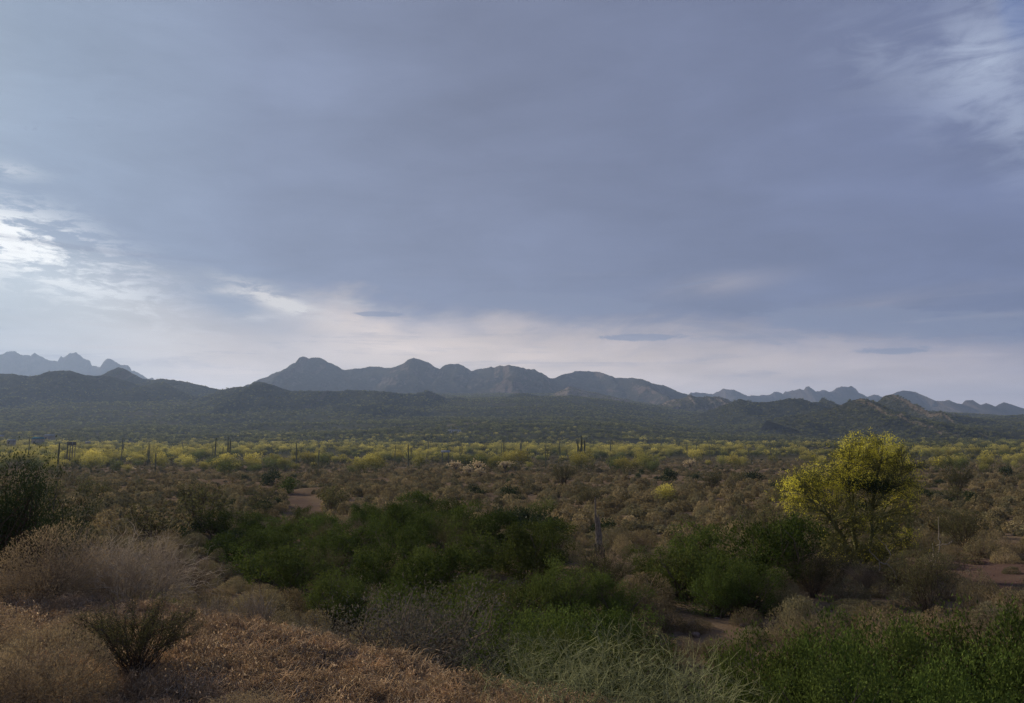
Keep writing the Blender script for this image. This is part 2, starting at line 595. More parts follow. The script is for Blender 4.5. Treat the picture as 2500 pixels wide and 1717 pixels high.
def make_range(name, pts, dist, front, back, mat, base, rough=1.0, gul=1.0, seed=0, cols=320, rows=46, fine=0.6, wig=0.25, power=1.5, rock=0.0, craggy=0.0, bpow=6.0):
    """a ridge whose crest runs through the given outline, at its own distance, with a front and a back slope cut by gullies"""
    px = np.array([p[0] for p in pts]); py = np.array([p[1] for p in pts])
    cx = np.linspace(px[0], px[-1], cols)
    cy = np.interp(cx, px, py)
    u, v = (cx - PW / 2) / F, (PH / 2 - cy) / F
    den = math.cos(PITCH) - v * math.sin(PITCH)
    yr = dist * (1 + wig * (front / dist) * fbm(cx / 160, cx * 0 + seed, seed, 3))
    xr = u / den * yr
    zr = (math.sin(PITCH) + v * math.cos(PITCH)) / den * yr
    zr = zr + (fbm(cx / 9.0, cx * 0 + 3.3, seed + 5, 4) * 2.2 + (ridged(cx / 22.0, cx * 0 + 1.7, seed + 8, 3) - 0.5) * 3.0) * fine * dist / F
    tf = np.linspace(-1, 0, rows)
    tb = np.linspace(0, 1, rows // 3)[1:]
    T = np.concatenate([tf, tb])
    dep = np.where(T < 0, front, back)
    Xg = np.repeat(xr[None], len(T), 0) + 0
    Yg = yr[None] + (T * dep)[:, None]
    a = np.abs(T)[:, None]
    base = np.minimum(H(xr, yr - front) - 4.0, zr - 6.0)[None]
    hgt = zr[None] - base
    prof = np.where((T < 0)[:, None], (1 - a) ** power, (1 - a) ** bpow)
    # the flank bulges into spurs and falls back into gullies; nothing changes on the crest itself
    w = front * 0.55
    wx = Xg + fbm(Xg / w, Yg / w, seed + 9, 3) * w * 0.3
    g1 = ridged(wx / (w * 0.8), Yg / (w * 2.6) + seed, seed + 2, 4) - 0.45
    g2 = fbm(Xg / (w * 0.22), Yg / (w * 0.35), seed + 6, 4)
    mid = np.where((T < 0)[:, None], (a * (1 - a) * 4) ** 0.9, 0.0)
    Z = base + hgt * prof + hgt * mid * (0.30 * gul * g1 + 0.10 * rough * g2)
    if craggy:
        st = np.floor((Z - base) / (hgt + 1) * 9 + fbm(Xg / 300, Yg / 300, seed + 7, 2)) / 9
        Z = Z + (base + hgt * st - Z) * craggy * mid
    # keep the flank under the line of sight to the crest
    lim = (zr / yr)[None] * Yg - 0.004 * a * front
    Z = np.where((T < 0)[:, None], np.minimum(Z, lim), Z)
    n, c = Z.shape
    V = np.stack([Xg, Yg, Z], -1).reshape(-1, 3)
    i, j = np.meshgrid(np.arange(n - 1), np.arange(c - 1), indexing='ij')
    q = np.stack([i * c + j, i * c + j + 1, (i + 1) * c + j + 1, (i + 1) * c + j], -1).reshape(-1, 4)
    rk = np.full(len(V), rock)
    me = mesh(name, V, [q], mat, dict(rock=rk), smooth=True)
    o = obj(name, me, kind='structure')
    RANGES.append((name, Xg, Yg, Z))
    return o


K1, K3 = 840 / 2324, 900 / 2324
far_left = zoomed([(-260, 150), (-120, 110), (0, 75), (40, 55), (100, 52), (140, 70), (205, 80), (222, 66), (235, 58), (250, 70), (330, 105), (385, 118), (396, 116), (402, 96), (412, 84), (424, 96), (440, 85), (470, 65), (510, 58), (530, 72), (560, 95), (610, 118), (622, 147), (660, 153), (688, 150), (694, 127), (715, 105), (740, 100), (770, 112), (800, 130), (820, 138), (865, 145), (880, 160), (888, 184), (910, 180), (940, 198), (970, 215), (1000, 240), (1030, 228), (1050, 245), (1150, 285), (1300, 330), (1500, 380)], 0, 840, K1)
make_range('mountain', far_left, 4600, 900, 900, FAR_ROCK, 90, seed=3, cols=640, fine=0.9, gul=0.5, craggy=0.2, power=3.2)
central = zoomed([(1560, 420), (1640, 350), (1755, 262), (1800, 240), (1830, 205), (1900, 182), (1948, 152), (1960, 138), (2005, 125), (2020, 95), (2045, 85), (2085, 97), (2110, 90), (2150, 92), (2190, 105), (2230, 130), (2280, 150)], 0, 840, K1) + \
    zoomed([(0, 128), (40, 140), (100, 168), (120, 175), (150, 172), (230, 163), (290, 155), (350, 152), (400, 162), (450, 158), (500, 138), (540, 108), (580, 98), (625, 105), (680, 125), (720, 155), (755, 170), (780, 150), (820, 133), (880, 132), (920, 150), (970, 185), (1000, 172), (1040, 165), (1090, 157), (1150, 152), (1210, 142), (1280, 150), (1340, 165), (1400, 175), (1450, 198), (1500, 228), (1530, 230), (1580, 210), (1640, 195), (1690, 182), (1800, 182), (1850, 195), (1900, 212), (1950, 230), (2000, 230), (2060, 227), (2130, 240), (2200, 265), (2260, 280)], 800, 840, K1) + \
    zoomed([(50, 262), (100, 280), (140, 300), (210, 318), (330, 345), (480, 385), (700, 470)], 1600, 840, K3)
make_range('mountain', central, 2900, 760, 900, MOUNTAIN, 95, seed=14, cols=620, rows=70, fine=0.7, gul=1.0, rough=1.3, power=2.0)
far_right = zoomed([(40, 370), (120, 345), (210, 318), (225, 303), (300, 308), (360, 315), (390, 300), (430, 286), (495, 288), (530, 305), (580, 328), (640, 325), (720, 320), (750, 302), (790, 305), (805, 315), (820, 298), (860, 297), (885, 290), (910, 282), (935, 290), (950, 270), (965, 264), (985, 275), (1010, 298), (1030, 303), (1060, 293), (1110, 298), (1140, 280), (1190, 265), (1230, 268), (1265, 285), (1270, 300), (1320, 325), (1340, 330), (1380, 320), (1420, 328), (1470, 345), (1560, 370), (1700, 420), (1900, 470)], 1600, 840, K3)
make_range('mountain', far_right, 4300, 800, 900, FAR_ROCK, 60, seed=25, cols=420, fine=0.8, gul=0.5, craggy=0.2, power=3.2)
butte = zoomed([(1250, 440), (1400, 370), (1500, 312), (1530, 298), (1590, 294), (1650, 308), (1700, 330), (1770, 360), (1820, 358), (1850, 353), (1890, 372), (1930, 380), (1938, 376), (1955, 358), (2000, 355), (2007, 360), (2011, 398), (2030, 395), (2085, 372), (2140, 395), (2195, 367), (2250, 385), (2324, 415), (2500, 430), (2700, 470)], 1600, 840, K3)
make_range('mountain', butte, 3500, 800, 900, FAR_ROCK, 50, seed=36, cols=560, fine=0.5, gul=0.5, craggy=0.2, power=3.2)

tower = zoomed([(1922, 430), (1936, 378), (1944, 366), (1955, 357), (1975, 354), (2000, 355), (2008, 362), (2012, 400), (2016, 430)], 1600, 840, K3)
make_range('mountain', tower, 3480, 34, 30, FAR_ROCK, 50, seed=41, cols=60, rows=14, fine=0.3, gul=0.2, power=0.4, bpow=0.4, wig=0.0)

back_left = zoomed([(480, 300), (690, 212), (740, 180), (800, 160), (840, 168), (900, 200), (960, 235), (1020, 245), (1080, 235), (1160, 240), (1220, 248), (1290, 262), (1350, 278), (1420, 295), (1450, 303), (1520, 306), (1600, 330), (1750, 380)], 0, 840, K1)
make_range('hill', back_left, 1900, 420, 420, HILL, 75, seed=47, cols=260, fine=0.55)
front_left = zoomed([(-380, 260), (-200, 215), (0, 200), (80, 200), (130, 210), (200, 218), (260, 212), (300, 193), (350, 182), (470, 180), (520, 195), (580, 210), (640, 213), (700, 212), (780, 228), (880, 258), (960, 285), (1060, 258), (1110, 262), (1180, 300), (1260, 335), (1400, 380)], 0, 840, K1)
make_range('hill', front_left, 1560, 380, 420, HILL, 62, seed=58, cols=320, fine=0.5)
cone = zoomed([(1380, 360), (1480, 322), (1540, 300), (1580, 290), (1640, 290), (1680, 285), (1720, 265), (1755, 257), (1790, 262), (1850, 280), (1940, 310), (2000, 322), (2080, 316), (2200, 318), (2324, 318)], 0, 840, K1) + zoomed([(80, 312), (200, 312), (330, 318), (420, 322), (480, 335), (600, 335), (640, 325), (680, 315), (730, 335), (800, 365), (880, 360), (960, 375), (1010, 390), (1080, 410), (1160, 420), (1260, 440), (1400, 470)], 800, 840, K1)
make_range('hill', cone, 1480, 360, 420, HILL, 60, seed=69, cols=460, fine=0.55, gul=1.2)
lower = zoomed([(700, 480), (820, 455), (900, 425), (1000, 400), (1080, 410), (1160, 380), (1240, 345), (1320, 330), (1400, 345), (1500, 375), (1580, 360), (1640, 345), (1720, 375), (1800, 410), (1900, 440), (2050, 460), (2250, 470)], 800, 840, K1)
make_range('hill', lower, 1720, 380, 420, HILL, 70, seed=80, cols=360, fine=0.5, gul=1.1)
spur = zoomed([(1380, 380), (1480, 350), (1530, 338), (1580, 312), (1630, 288), (1690, 298), (1760, 320), (1830, 330), (1920, 360), (2000, 372), (2100, 400), (2250, 440)], 800, 840, K1)
make_range('hill', spur, 2120, 260, 300, PALE, 110, seed=91, cols=240, fine=0.6, gul=1.3, rock=0.3)
outcrop = zoomed([(-80, 440), (20, 388), (100, 352), (180, 340), (220, 320), (260, 335), (350, 330), (430, 340), (480, 365), (560, 400), (680, 440)], 1600, 840, K3)
make_range('hill', outcrop, 1900, 240, 300, PALE, 85, seed=102, cols=240, fine=0.6, gul=1.3, rock=0.12)
right_hills = zoomed([(200, 470), (330, 420), (470, 372), (530, 348), (600, 365), (680, 370), (760, 358), (850, 342), (920, 345), (990, 368), (1030, 365), (1050, 340), (1080, 350), (1140, 380), (1200, 395), (1300, 420), (1450, 460)], 1600, 840, K3)
make_range('hill', right_hills, 1420, 380, 420, HILL, 40, seed=113, cols=360, fine=0.55, gul=1.1)
peak_back = zoomed([(1200, 450), (1320, 405), (1390, 372), (1440, 328), (1490, 318), (1540, 335), (1600, 380), (1660, 415), (1720, 440), (1800, 432), (1880, 445), (1960, 465), (2050, 475), (2150, 490), (2250, 495), (2324, 500), (2600, 520)], 1600, 840, K3)
make_range('hill', peak_back, 1280, 340, 420, HILL, 26, seed=124, cols=340, fine=0.55, gul=1.1)
peak_front = zoomed([(700, 490), (850, 455), (1000, 430), (1110, 400), (1170, 385), (1220, 362), (1290, 340), (1340, 350), (1390, 375), (1440, 405), (1500, 440), (1600, 470), (1720, 490), (1900, 510)], 1600, 840, K3)
make_range('hill', peak_front, 1120, 300, 420, HILL, 18, seed=135, cols=320, fine=0.6, gul=1.1)


# ------------------------------------------------------------------ air
def build_haze():
    lo, hi, r = -45.0, max(float(q[3].max()) for q in RANGES) + 20.0, 9200.0
    V = [(sx * r, sy * r, z) for z in (lo, hi) for sx, sy in ((-1, -1), (1, -1), (1, 1), (-1, 1))]
    q = [(3, 2, 1, 0), (4, 5, 6, 7), (0, 1, 5, 4), (1, 2, 6, 5), (2, 3, 7, 6), (3, 0, 4, 7)]
    m, t, out = new_mat('haze')
    pv = t.nodes.new('ShaderNodeVolumePrincipled')
    pv.inputs['Color'].default_value = (0.48, 0.65, 1.0, 1)
    pv.inputs['Density'].default_value = 0.000115
    pv.inputs['Density Attribute'].default_value = ''
    pv.inputs['Anisotropy'].default_value = 0.25
    t.links.new(pv.outputs[0], out.inputs['Volume'])
    me = mesh('haze', V, [np.array(q)], m)
    return obj('haze', me, kind='stuff', label='thin blue air over the valley', cat='haze')


build_haze()


# ================================================================== plants
class Geo:
    """collects blades and tubes with a per-vertex random value"""
    def __init__(s):
        s.V, s.Q, s.T, s.r, s.n = [], [], [], [], 0

    def add(s, V, q=None, t=None, r=0.5):
        V = np.asarray(V, float).reshape(-1, 3)
        s.V.append(V)
        if q is not None:
            s.Q.append(np.asarray(q) + s.n)
        if t is not None:
            s.T.append(np.asarray(t) + s.n)
        s.r.append(np.broadcast_to(np.asarray(r, float), (len(V),)))
        s.n += len(V)

    def mesh(s, name, mat, smooth=False):
        f = []
        if s.Q:
            f.append(np.concatenate(s.Q))
        if s.T:
            f.append(np.concatenate(s.T))
        return mesh(name, np.concatenate(s.V), f, mat, dict(rnd=np.concatenate(s.r)), smooth)


def unit(v):
    return v / np.maximum(np.linalg.norm(v, axis=-1, keepdims=True), 1e-9)


def rdir(rng, n):
    return unit(rng.normal(size=(n, 3)))


def blades(g, C, D, L, W, rng, r=None, face=None):
    n = len(C)
    D = unit(D)
    S = unit(np.cross(D, rdir(rng, n) if face is None else face))
    L = np.broadcast_to(np.asarray(L, float), (n,))[:, None]
    W = np.broadcast_to(np.asarray(W, float), (n,))[:, None]
    V = np.stack([C, C + D * L * 0.55 + S * W * 0.5, C + D * L, C + D * L * 0.55 - S * W * 0.5], 1)
    q = np.arange(n * 4).reshape(n, 4)
    r = rng.random(n) if r is None else r
    g.add(V, q=q, r=np.repeat(r, 4))


def tubes(g, P, Rad, sides=3, r=None, rng=None):
    """P (n,k,3) polylines, Rad (n,k)"""
    P = np.asarray(P, float)
    n, k, _ = P.shape
    Rad = np.broadcast_to(np.asarray(Rad, float), (n, k))
    tan = np.gradient(P, axis=1)
    tan = unit(tan)
    ref = np.where(np.abs(tan[:, :1, 2:3]) > 0.8, np.array([1.0, 0.2, 0]), np.array([0.1, 0.2, 1.0]))
    n1 = unit(np.cross(tan, np.broadcast_to(ref, tan.shape)))
    n2 = np.cross(tan, n1)
    a = np.arange(sides) / sides * 2 * math.pi
    ring = P[:, :, None] + Rad[:, :, None, None] * (np.cos(a)[None, None, :, None] * n1[:, :, None] + np.sin(a)[None, None, :, None] * n2[:, :, None])
    idx = np.arange(n * k * sides).reshape(n, k, sides)
    q = np.stack([idx[:, :-1], np.roll(idx, -1, 2)[:, :-1], np.roll(idx, -1, 2)[:, 1:], idx[:, 1:]], -1).reshape(-1, 4)
    rr = 0.5 if r is None else np.repeat(r, k * sides)
    g.add(ring, q=q, r=rr)


def arcs(A, B, k, rng, bend=0.15, sag=0.0):
    """n gently crooked polylines from A to B"""
    n = len(A)
    t = np.linspace(0, 1, k)[None, :, None]
    L = np.linalg.norm(B - A, axis=1)[:, None, None]
    off = rng.normal(size=(n, 1, 3)) * bend
    off2 = rng.normal(size=(n, 1, 3)) * bend * 0.5
    P = A[:, None] * (1 - t) + B[:, None] * t + L * (off * (t * (1 - t) * 4) + off2 * np.sin(t * 2 * math.pi))
    P[:, :, 2:3] += L * sag * (t * (1 - t) * 4)
    return P


# ---- materials
M = {}
M['brittle'] = leaf_mat('brittlebush_foliage', (0.20, 0.145, 0.080), (0.40, 0.31, 0.19), 0.34, 0.3, (0.20, 0.175, 0.115))
M['brittle_flat'] = leaf_mat('brittlebush_flat_foliage', (0.150, 0.116, 0.062), (0.34, 0.275, 0.155), 0.42, 0.28, (0.135, 0.130, 0.075))
M['bursage'] = leaf_mat('bursage_foliage', (0.125, 0.115, 0.064), (0.25, 0.225, 0.14), 0.3, 0.25, (0.11, 0.105, 0.055))
M['twig'] = leaf_mat('dry_twig', (0.16, 0.12, 0.08), (0.30, 0.24, 0.17), 0.15, 0.0)
M['slate'] = leaf_mat('grey_shrub_foliage', (0.080, 0.074, 0.058), (0.175, 0.160, 0.128), 0.12, 0.25)
M['greystem'] = leaf_mat('grey_stem', (0.26, 0.215, 0.155), (0.48, 0.41, 0.31), 0.15, 0.0)
M['green'] = leaf_mat('green_leaf', (0.026, 0.050, 0.012), (0.115, 0.160, 0.038), 0.36, 0.25, (0.080, 0.086, 0.028), 0.0)
M['dark'] = leaf_mat('dark_green_leaf', (0.020, 0.034, 0.014), (0.048, 0.068, 0.026), 0.2, 0.2, None, 0.01)
M['creosote'] = leaf_mat('creosote_leaf', (0.060, 0.066, 0.026), (0.125, 0.125, 0.055), 0.25, 0.3, (0.10, 0.095, 0.05))
M['bark'] = leaf_mat('shrub_bark', (0.055, 0.042, 0.034), (0.12, 0.10, 0.08), 0.15, 0.0)
M['pv_bark'] = leaf_mat('palo_verde_bark', (0.10, 0.105, 0.050), (0.18, 0.172, 0.088), 0.12, 0.0)
M['pv_twig'] = leaf_mat('palo_verde_twig', (0.105, 0.115, 0.048), (0.20, 0.205, 0.09), 0.12, 0.3)
M['blossom'] = leaf_mat('palo_verde_blossom', (0.42, 0.41, 0.055), (0.86, 0.78, 0.11), 0.1, 0.5)
M['belt'] = leaf_mat('palo_verde_crown', (0.075, 0.085, 0.034), (0.58, 0.50, 0.125), 0.42, 0.35, (0.15, 0.17, 0.06))  # yellow blossom above; the low tone also paints in the undersides' shade
M['beltgreen'] = leaf_mat('green_tree_crown', (0.07, 0.09, 0.032), (0.18, 0.20, 0.07), 0.25, 0.35)
M['woodland'] = leaf_mat('slope_tree_crown', (0.055, 0.066, 0.026), (0.21, 0.21, 0.065), 0.45, 0.35, (0.04, 0.05, 0.022))
M['ephedra'] = leaf_mat('green_stem', (0.14, 0.158, 0.075), (0.31, 0.32, 0.17), 0.1, 0.0)
M['grass'] = leaf_mat('dry_grass', (0.42, 0.285, 0.165), (0.78, 0.60, 0.40), 0.36, 0.35, (0.38, 0.31, 0.22))
M['litter'] = leaf_mat('grey_litter', (0.16, 0.13, 0.10), (0.36, 0.31, 0.25), 0.2, 0.2)
M['deadwood'] = leaf_mat('pale_dead_wood', (0.17, 0.145, 0.12), (0.30, 0.265, 0.225), 0.1, 0.0)
M['spine'] = leaf_mat('cholla_spine', (0.55, 0.46, 0.29), (0.88, 0.78, 0.56), 0.12, 0.45)
M['saguaro'] = solid_mat('saguaro_skin', (0.11, 0.12, 0.075), (0.16, 0.165, 0.11), 2.0, 0.8)
M['rib'] = solid_mat('weathered_rib_wood', (0.17, 0.145, 0.12), (0.33, 0.29, 0.24), 9.0, 0.9, 0.01, 60)
M['boot'] = solid_mat('rotted_cactus_base', (0.045, 0.041, 0.038), (0.095, 0.085, 0.075), 8.0, 0.9, 0.02, 25)
M['rock'] = solid_mat('desert_stone', (0.13, 0.098, 0.085), (0.25, 0.20, 0.175), 5.0, 0.9, 0.02, 18)
M['redrock'] = solid_mat('red_stone', (0.17, 0.085, 0.06), (0.27, 0.16, 0.12), 5.0, 0.9, 0.02, 18)


# ---- generators (unit: metres, base at the origin)
def dome_bush(seed, mats, w=1.0, h=0.62, n=3000, L=0.05, W=0.009, stems=60, clumps=90, fuzz=0.6, shingle=0.0):
    rng = np.random.default_rng(seed)
    g, s = Geo(), Geo()
    lob = unit(rng.normal(size=(6, 3)) + np.array([0, 0, 0.4]))
    la = rng.random(6) * 0.42 - 0.10

    def surf(d):
        k = 1 + np.sum(la[None] * np.exp((d @ lob.T - 1) * 6), 1) - 0.09
        return d * np.array([w / 2, w / 2, h]) * k[:, None]
    cd = rng.normal(size=(clumps, 3))
    cd[:, 2] = np.abs(cd[:, 2]) * 0.9 - 0.12
    cd = unit(cd)
    ci = rng.integers(0, clumps, n)
    d = unit(cd[ci] + rng.normal(size=(n, 3)) * 0.125)
    d[:, 2] = np.maximum(d[:, 2], -0.1)
    depth = 1 - np.abs(rng.normal(size=n)) * 0.14 - (rng.random(n) < 0.25) * rng.random(n) * 0.45
    C = surf(d) * np.clip(depth, 0.2, 1.1)[:, None]
    C[:, 2] = np.maximum(C[:, 2], 0.01)
    crnd = rng.random(clumps)
    D = unit(d + rdir(rng, n) * fuzz + np.array([0, 0, 0.3]))
    rv = np.clip(0.6 * rng.random(n) + 0.4 * crnd[ci], 0, 1)
    flat = rng.random(n) < shingle                    # sprays that lie along the dome and face outwards
    if flat.any():
        D[flat] = np.cross(d[flat], rdir(rng, int(flat.sum()))) + 0.35 * d[flat]
    for sel, up_ in ((~flat, None), (flat, unit(d + rdir(rng, n) * 0.35))):
        if sel.any():
            m_ = int(sel.sum())
            blades(g, C[sel], D[sel], L * (0.6 + 0.8 * rng.random(m_)), W * (0.7 + 0.6 * rng.random(m_)), rng, rv[sel], None if up_ is None else up_[sel])
    if stems:
        sd = rng.normal(size=(stems, 3))
        sd[:, 2] = np.abs(sd[:, 2])
        sd = unit(sd)
        B = surf(sd) * (0.9 + 0.15 * rng.random(stems))[:, None]
        A = rng.normal(size=(stems, 3)) * np.array([0.04, 0.04, 0.0]) * w
        P = arcs(A, B, 4, rng, 0.10)
        P[:, :, 2] = np.maximum(P[:, :, 2], 0.0)
        rad = np.array([1.0, 0.8, 0.6, 0.25])[None] * W * 0.55
        tubes(s, P, rad, 3, rng.random(stems))
        return dict(foliage=g.mesh('foliage', mats[0]), stems=s.mesh('stems', mats[1]))
    return dict(foliage=g.mesh('foliage', mats[0]))


def leafy_shrub(seed, mats, w=2.0, h=1.6, clumps=130, per=70, L=0.04, W=0.016, stems=50, lobes=8, upness=0.9, spread=0.13):
    rng = np.random.default_rng(seed)
    g, s = Geo(), Geo()
    a = rng.random(lobes) * 2 * math.pi
    rad = np.sqrt(rng.random(lobes)) * 0.30 * w
    lc = np.stack([np.cos(a) * rad, np.sin(a) * rad, h * (0.16 + 0.52 * rng.random(lobes))], 1)
    lr = w * (0.18 + 0.10 * rng.random(lobes))
    li = rng.integers(0, lobes, clumps)
    d = rdir(rng, clumps)
    d[:, 2] = d[:, 2] * 0.9 + 0.15
    C = lc[li] + d * lr[li][:, None] * np.array([1, 1, 0.95]) * (0.72 + 0.36 * rng.random(clumps))[:, None]
    C[:, 2] = np.clip(C[:, 2], 0.05, h * 1.05)
    n = clumps * per
    ci = np.repeat(np.arange(clumps), per)
    P = C[ci] + rng.normal(size=(n, 3)) * spread * (w / 2.0)
    P[:, 2] = np.maximum(P[:, 2], 0.02)
    out_ = unit(C - np.array([0, 0, h * 0.35]))[ci]
    D = unit(rdir(rng, n) + np.array([0, 0, upness]) + 0.4 * out_)
    face = unit(unit(P - C[ci]) * 0.9 + out_ * 0.5 + np.array([0, 0, 0.35]) + rdir(rng, n) * 0.55)
    crnd = rng.random(clumps)
    blades(g, P, D, L * (0.7 + 0.6 * rng.random(n)), W * (0.7 + 0.6 * rng.random(n)), rng, np.clip(0.45 * rng.random(n) + 0.55 * crnd[ci], 0, 1), face)
    out = dict(foliage=g.mesh('foliage', mats[0]))
    if stems:
        k = rng.integers(0, clumps, stems)
        A = rng.normal(size=(stems, 3)) * np.array([0.08, 0.08, 0]) * w
        Pp = arcs(A, C[k], 5, rng, 0.10)
        Pp[:, :, 2] = np.maximum(Pp[:, :, 2], 0)
        tubes(s, Pp, np.array([1, .8, .6, .4, .2])[None] * 0.014 * w * 0.7, 4, rng.random(stems))
        out['stems'] = s.mesh('stems', mats[1])
    return out


def fan_shrub(seed, mats, w=1.6, h=1.6, stems=46, twigs=8, per=16, L=0.03, W=0.012, rad=0.008, leafy=1.0, low=0.35, spread=0.05):
    """creosote-like: stems fanning from one crown, fine leaves towards their ends"""
    rng = np.random.default_rng(seed)
    g, s = Geo(), Geo()
    a = rng.random(stems) * 2 * math.pi
    q = np.sqrt(rng.random(stems))
    B = np.stack([np.cos(a) * q * w / 2, np.sin(a) * q * w / 2, h * (0.62 + 0.38 * rng.random(stems)) * (1 - 0.28 * q * q)], 1)
    A = rng.normal(size=(stems, 3)) * np.array([0.04, 0.04, 0]) * w
    P = arcs(A, B, 6, rng, 0.06, 0.05)
    tubes(s, P, np.array([1, .85, .7, .5, .35, .15])[None] * rad, 3, rng.random(stems))
    nt = stems * twigs
    si = np.repeat(np.arange(stems), twigs)
    t = low + (1 - low) * rng.random(nt)
    f = t * 5
    i0 = np.minimum(f.astype(int), 4)
    A2 = P[si, i0] + (P[si, i0 + 1] - P[si, i0]) * (f - i0)[:, None]
    dirs = unit(unit(P[si, 5] - P[si, 0]) + rdir(rng, nt) * 0.55)
    B2 = A2 + dirs * (0.10 + 0.14 * rng.random(nt))[:, None] * h * 0.7
    tubes(s, arcs(A2, B2, 3, rng, 0.08), np.array([.5, .35, .12])[None] * rad, 3, rng.random(nt))
    out = dict(stems=s.mesh('stems', mats[1]))
    if per:
        n = nt * per
        k = np.repeat(np.arange(nt), per)
        u = 0.3 + 0.75 * rng.random(n)
        C = A2[k] + (B2[k] - A2[k]) * u[:, None] + rng.normal(size=(n, 3)) * spread * w / 1.6
        C[:, 2] = np.maximum(C[:, 2], 0.02)
        blades(g, C, rdir(rng, n) + np.array([0, 0, .5]), L * (0.6 + 0.8 * rng.random(n)), W * (0.7 + 0.6 * rng.random(n)), rng)
        out['foliage'] = g.mesh('foliage', mats[0])
    return out


def stem_clump(seed, mat, w=1.0, h=0.8, stems=140, forks=2, rad=0.005, bend=0.10, lean=0.5, wild=0.45):
    """bare or leafless stems rising from one base, forking"""
    rng = np.random.default_rng(seed)
    s = Geo()
    a = rng.random(stems) * 2 * math.pi
    q = np.sqrt(rng.random(stems))
    A = np.stack([np.cos(a) * q * w * 0.16, np.sin(a) * q * w * 0.16, 0 * a], 1)
    B = np.stack([np.cos(a) * q * w * lean, np.sin(a) * q * w * lean, h * (0.65 + 0.4 * rng.random(stems)) * (1 - 0.35 * q * q)], 1) + rng.normal(size=(stems, 3)) * 0.03
    P = arcs(A, B, 7, rng, bend, 0.06)
    tubes(s, P, np.linspace(1, .3, 7)[None] * rad, 4, rng.random(stems))
    cur, dirc = P, unit(B - A)
    for f in range(forks):
        n = len(cur) * 2
        ki = np.repeat(np.arange(len(cur)), 2)
        j = rng.integers(2, cur.shape[1] - 1, n)
        A2 = cur[ki, j]
        d2 = unit(dirc[ki] + rdir(rng, n) * wild)
        B2 = A2 + d2 * (h * (0.20 + 0.25 * rng.random(n)) * (0.85 ** f))[:, None]
        cur = arcs(A2, B2, 5, rng, bend * 0.7)
        dirc = d2
        tubes(s, cur, np.linspace(.7, .22, 5)[None] * rad * (0.8 ** f), 3, rng.random(n))
    return dict(stems=s.mesh('stems', mat))


def small_tree(seed, mat, bark, w=4.0, h=4.0, blade_n=1100, L=0.22, W=0.12, limbs=5, flower=0.6):
    """round-headed palo verde as seen from afar"""
    rng = np.random.default_rng(seed)
    g, s = Geo(), Geo()
    nl = 9
    a = rng.random(nl) * 2 * math.pi
    rr = np.sqrt(rng.random(nl)) * 0.34 * w
    lc = np.stack([np.cos(a) * rr, np.sin(a) * rr, h * (0.42 + 0.34 * rng.random(nl)) - rr * 0.25], 1)
    lr = w * (0.15 + 0.10 * rng.random(nl))
    li = rng.integers(0, nl, blade_n)
    d = rdir(rng, blade_n)
    C = lc[li] + d * (lr[li] * (0.65 + 0.45 * rng.random(blade_n)))[:, None] * np.array([1.1, 1.1, 0.95])
    keep = C[:, 2] > 0.08 * h
    C, d, li = C[keep], d[keep], li[keep]
    n = len(C)
    yel = np.clip((C[:, 2] / h - 0.25) * 1.1 + 0.35 * (rng.random(n) - 0.5) + flower - 0.5 + 0.2 * d[:, 2], 0, 1)
    blades(g, C, rdir(rng, n) + np.array([0, 0, 0.5]), L * (0.6 + 0.8 * rng.random(n)), W * (0.6 + 0.8 * rng.random(n)), rng, yel)
    A = np.zeros((nl, 3)) + rng.normal(size=(nl, 3)) * np.array([.06, .06, 0])
    P = arcs(A, lc, 5, rng, 0.12)
    tubes(s, P, np.array([1, .8, .6, .42, .2])[None] * 0.028 * w * 0.55, 5, rng.random(nl))
    return dict(crown=g.mesh('crown', mat), trunk=s.mesh('trunk', bark))


def column(g, P, rad, ribs=12, depth=0.16, r=0.5):
    """a ribbed column along a polyline with a rounded tip"""
    P = np.asarray(P, float)
    k = len(P)
    a = np.arange(ribs * 2) / (ribs * 2) * 2 * math.pi
    rr = np.where(np.arange(ribs * 2) % 2 == 0, 1.0, 1.0 - depth)
    tan = unit(np.gradient(P, axis=0))
    n1 = unit(np.cross(tan, np.array([0.3, 1.0, 0.1])))
    n2 = np.cross(tan, n1)
    V = P[:, None] + (rad[:, None] * rr[None])[:, :, None] * (np.cos(a)[None, :, None] * n1[:, None] + np.sin(a)[None, :, None] * n2[:, None])
    m = ribs * 2
    idx = np.arange(k * m).reshape(k, m)
    q = np.stack([idx[:-1], np.roll(idx, -1, 1)[:-1], np.roll(idx, -1, 1)[1:], idx[1:]], -1).reshape(-1, 4)
    g.add(V, q=q, r=r)


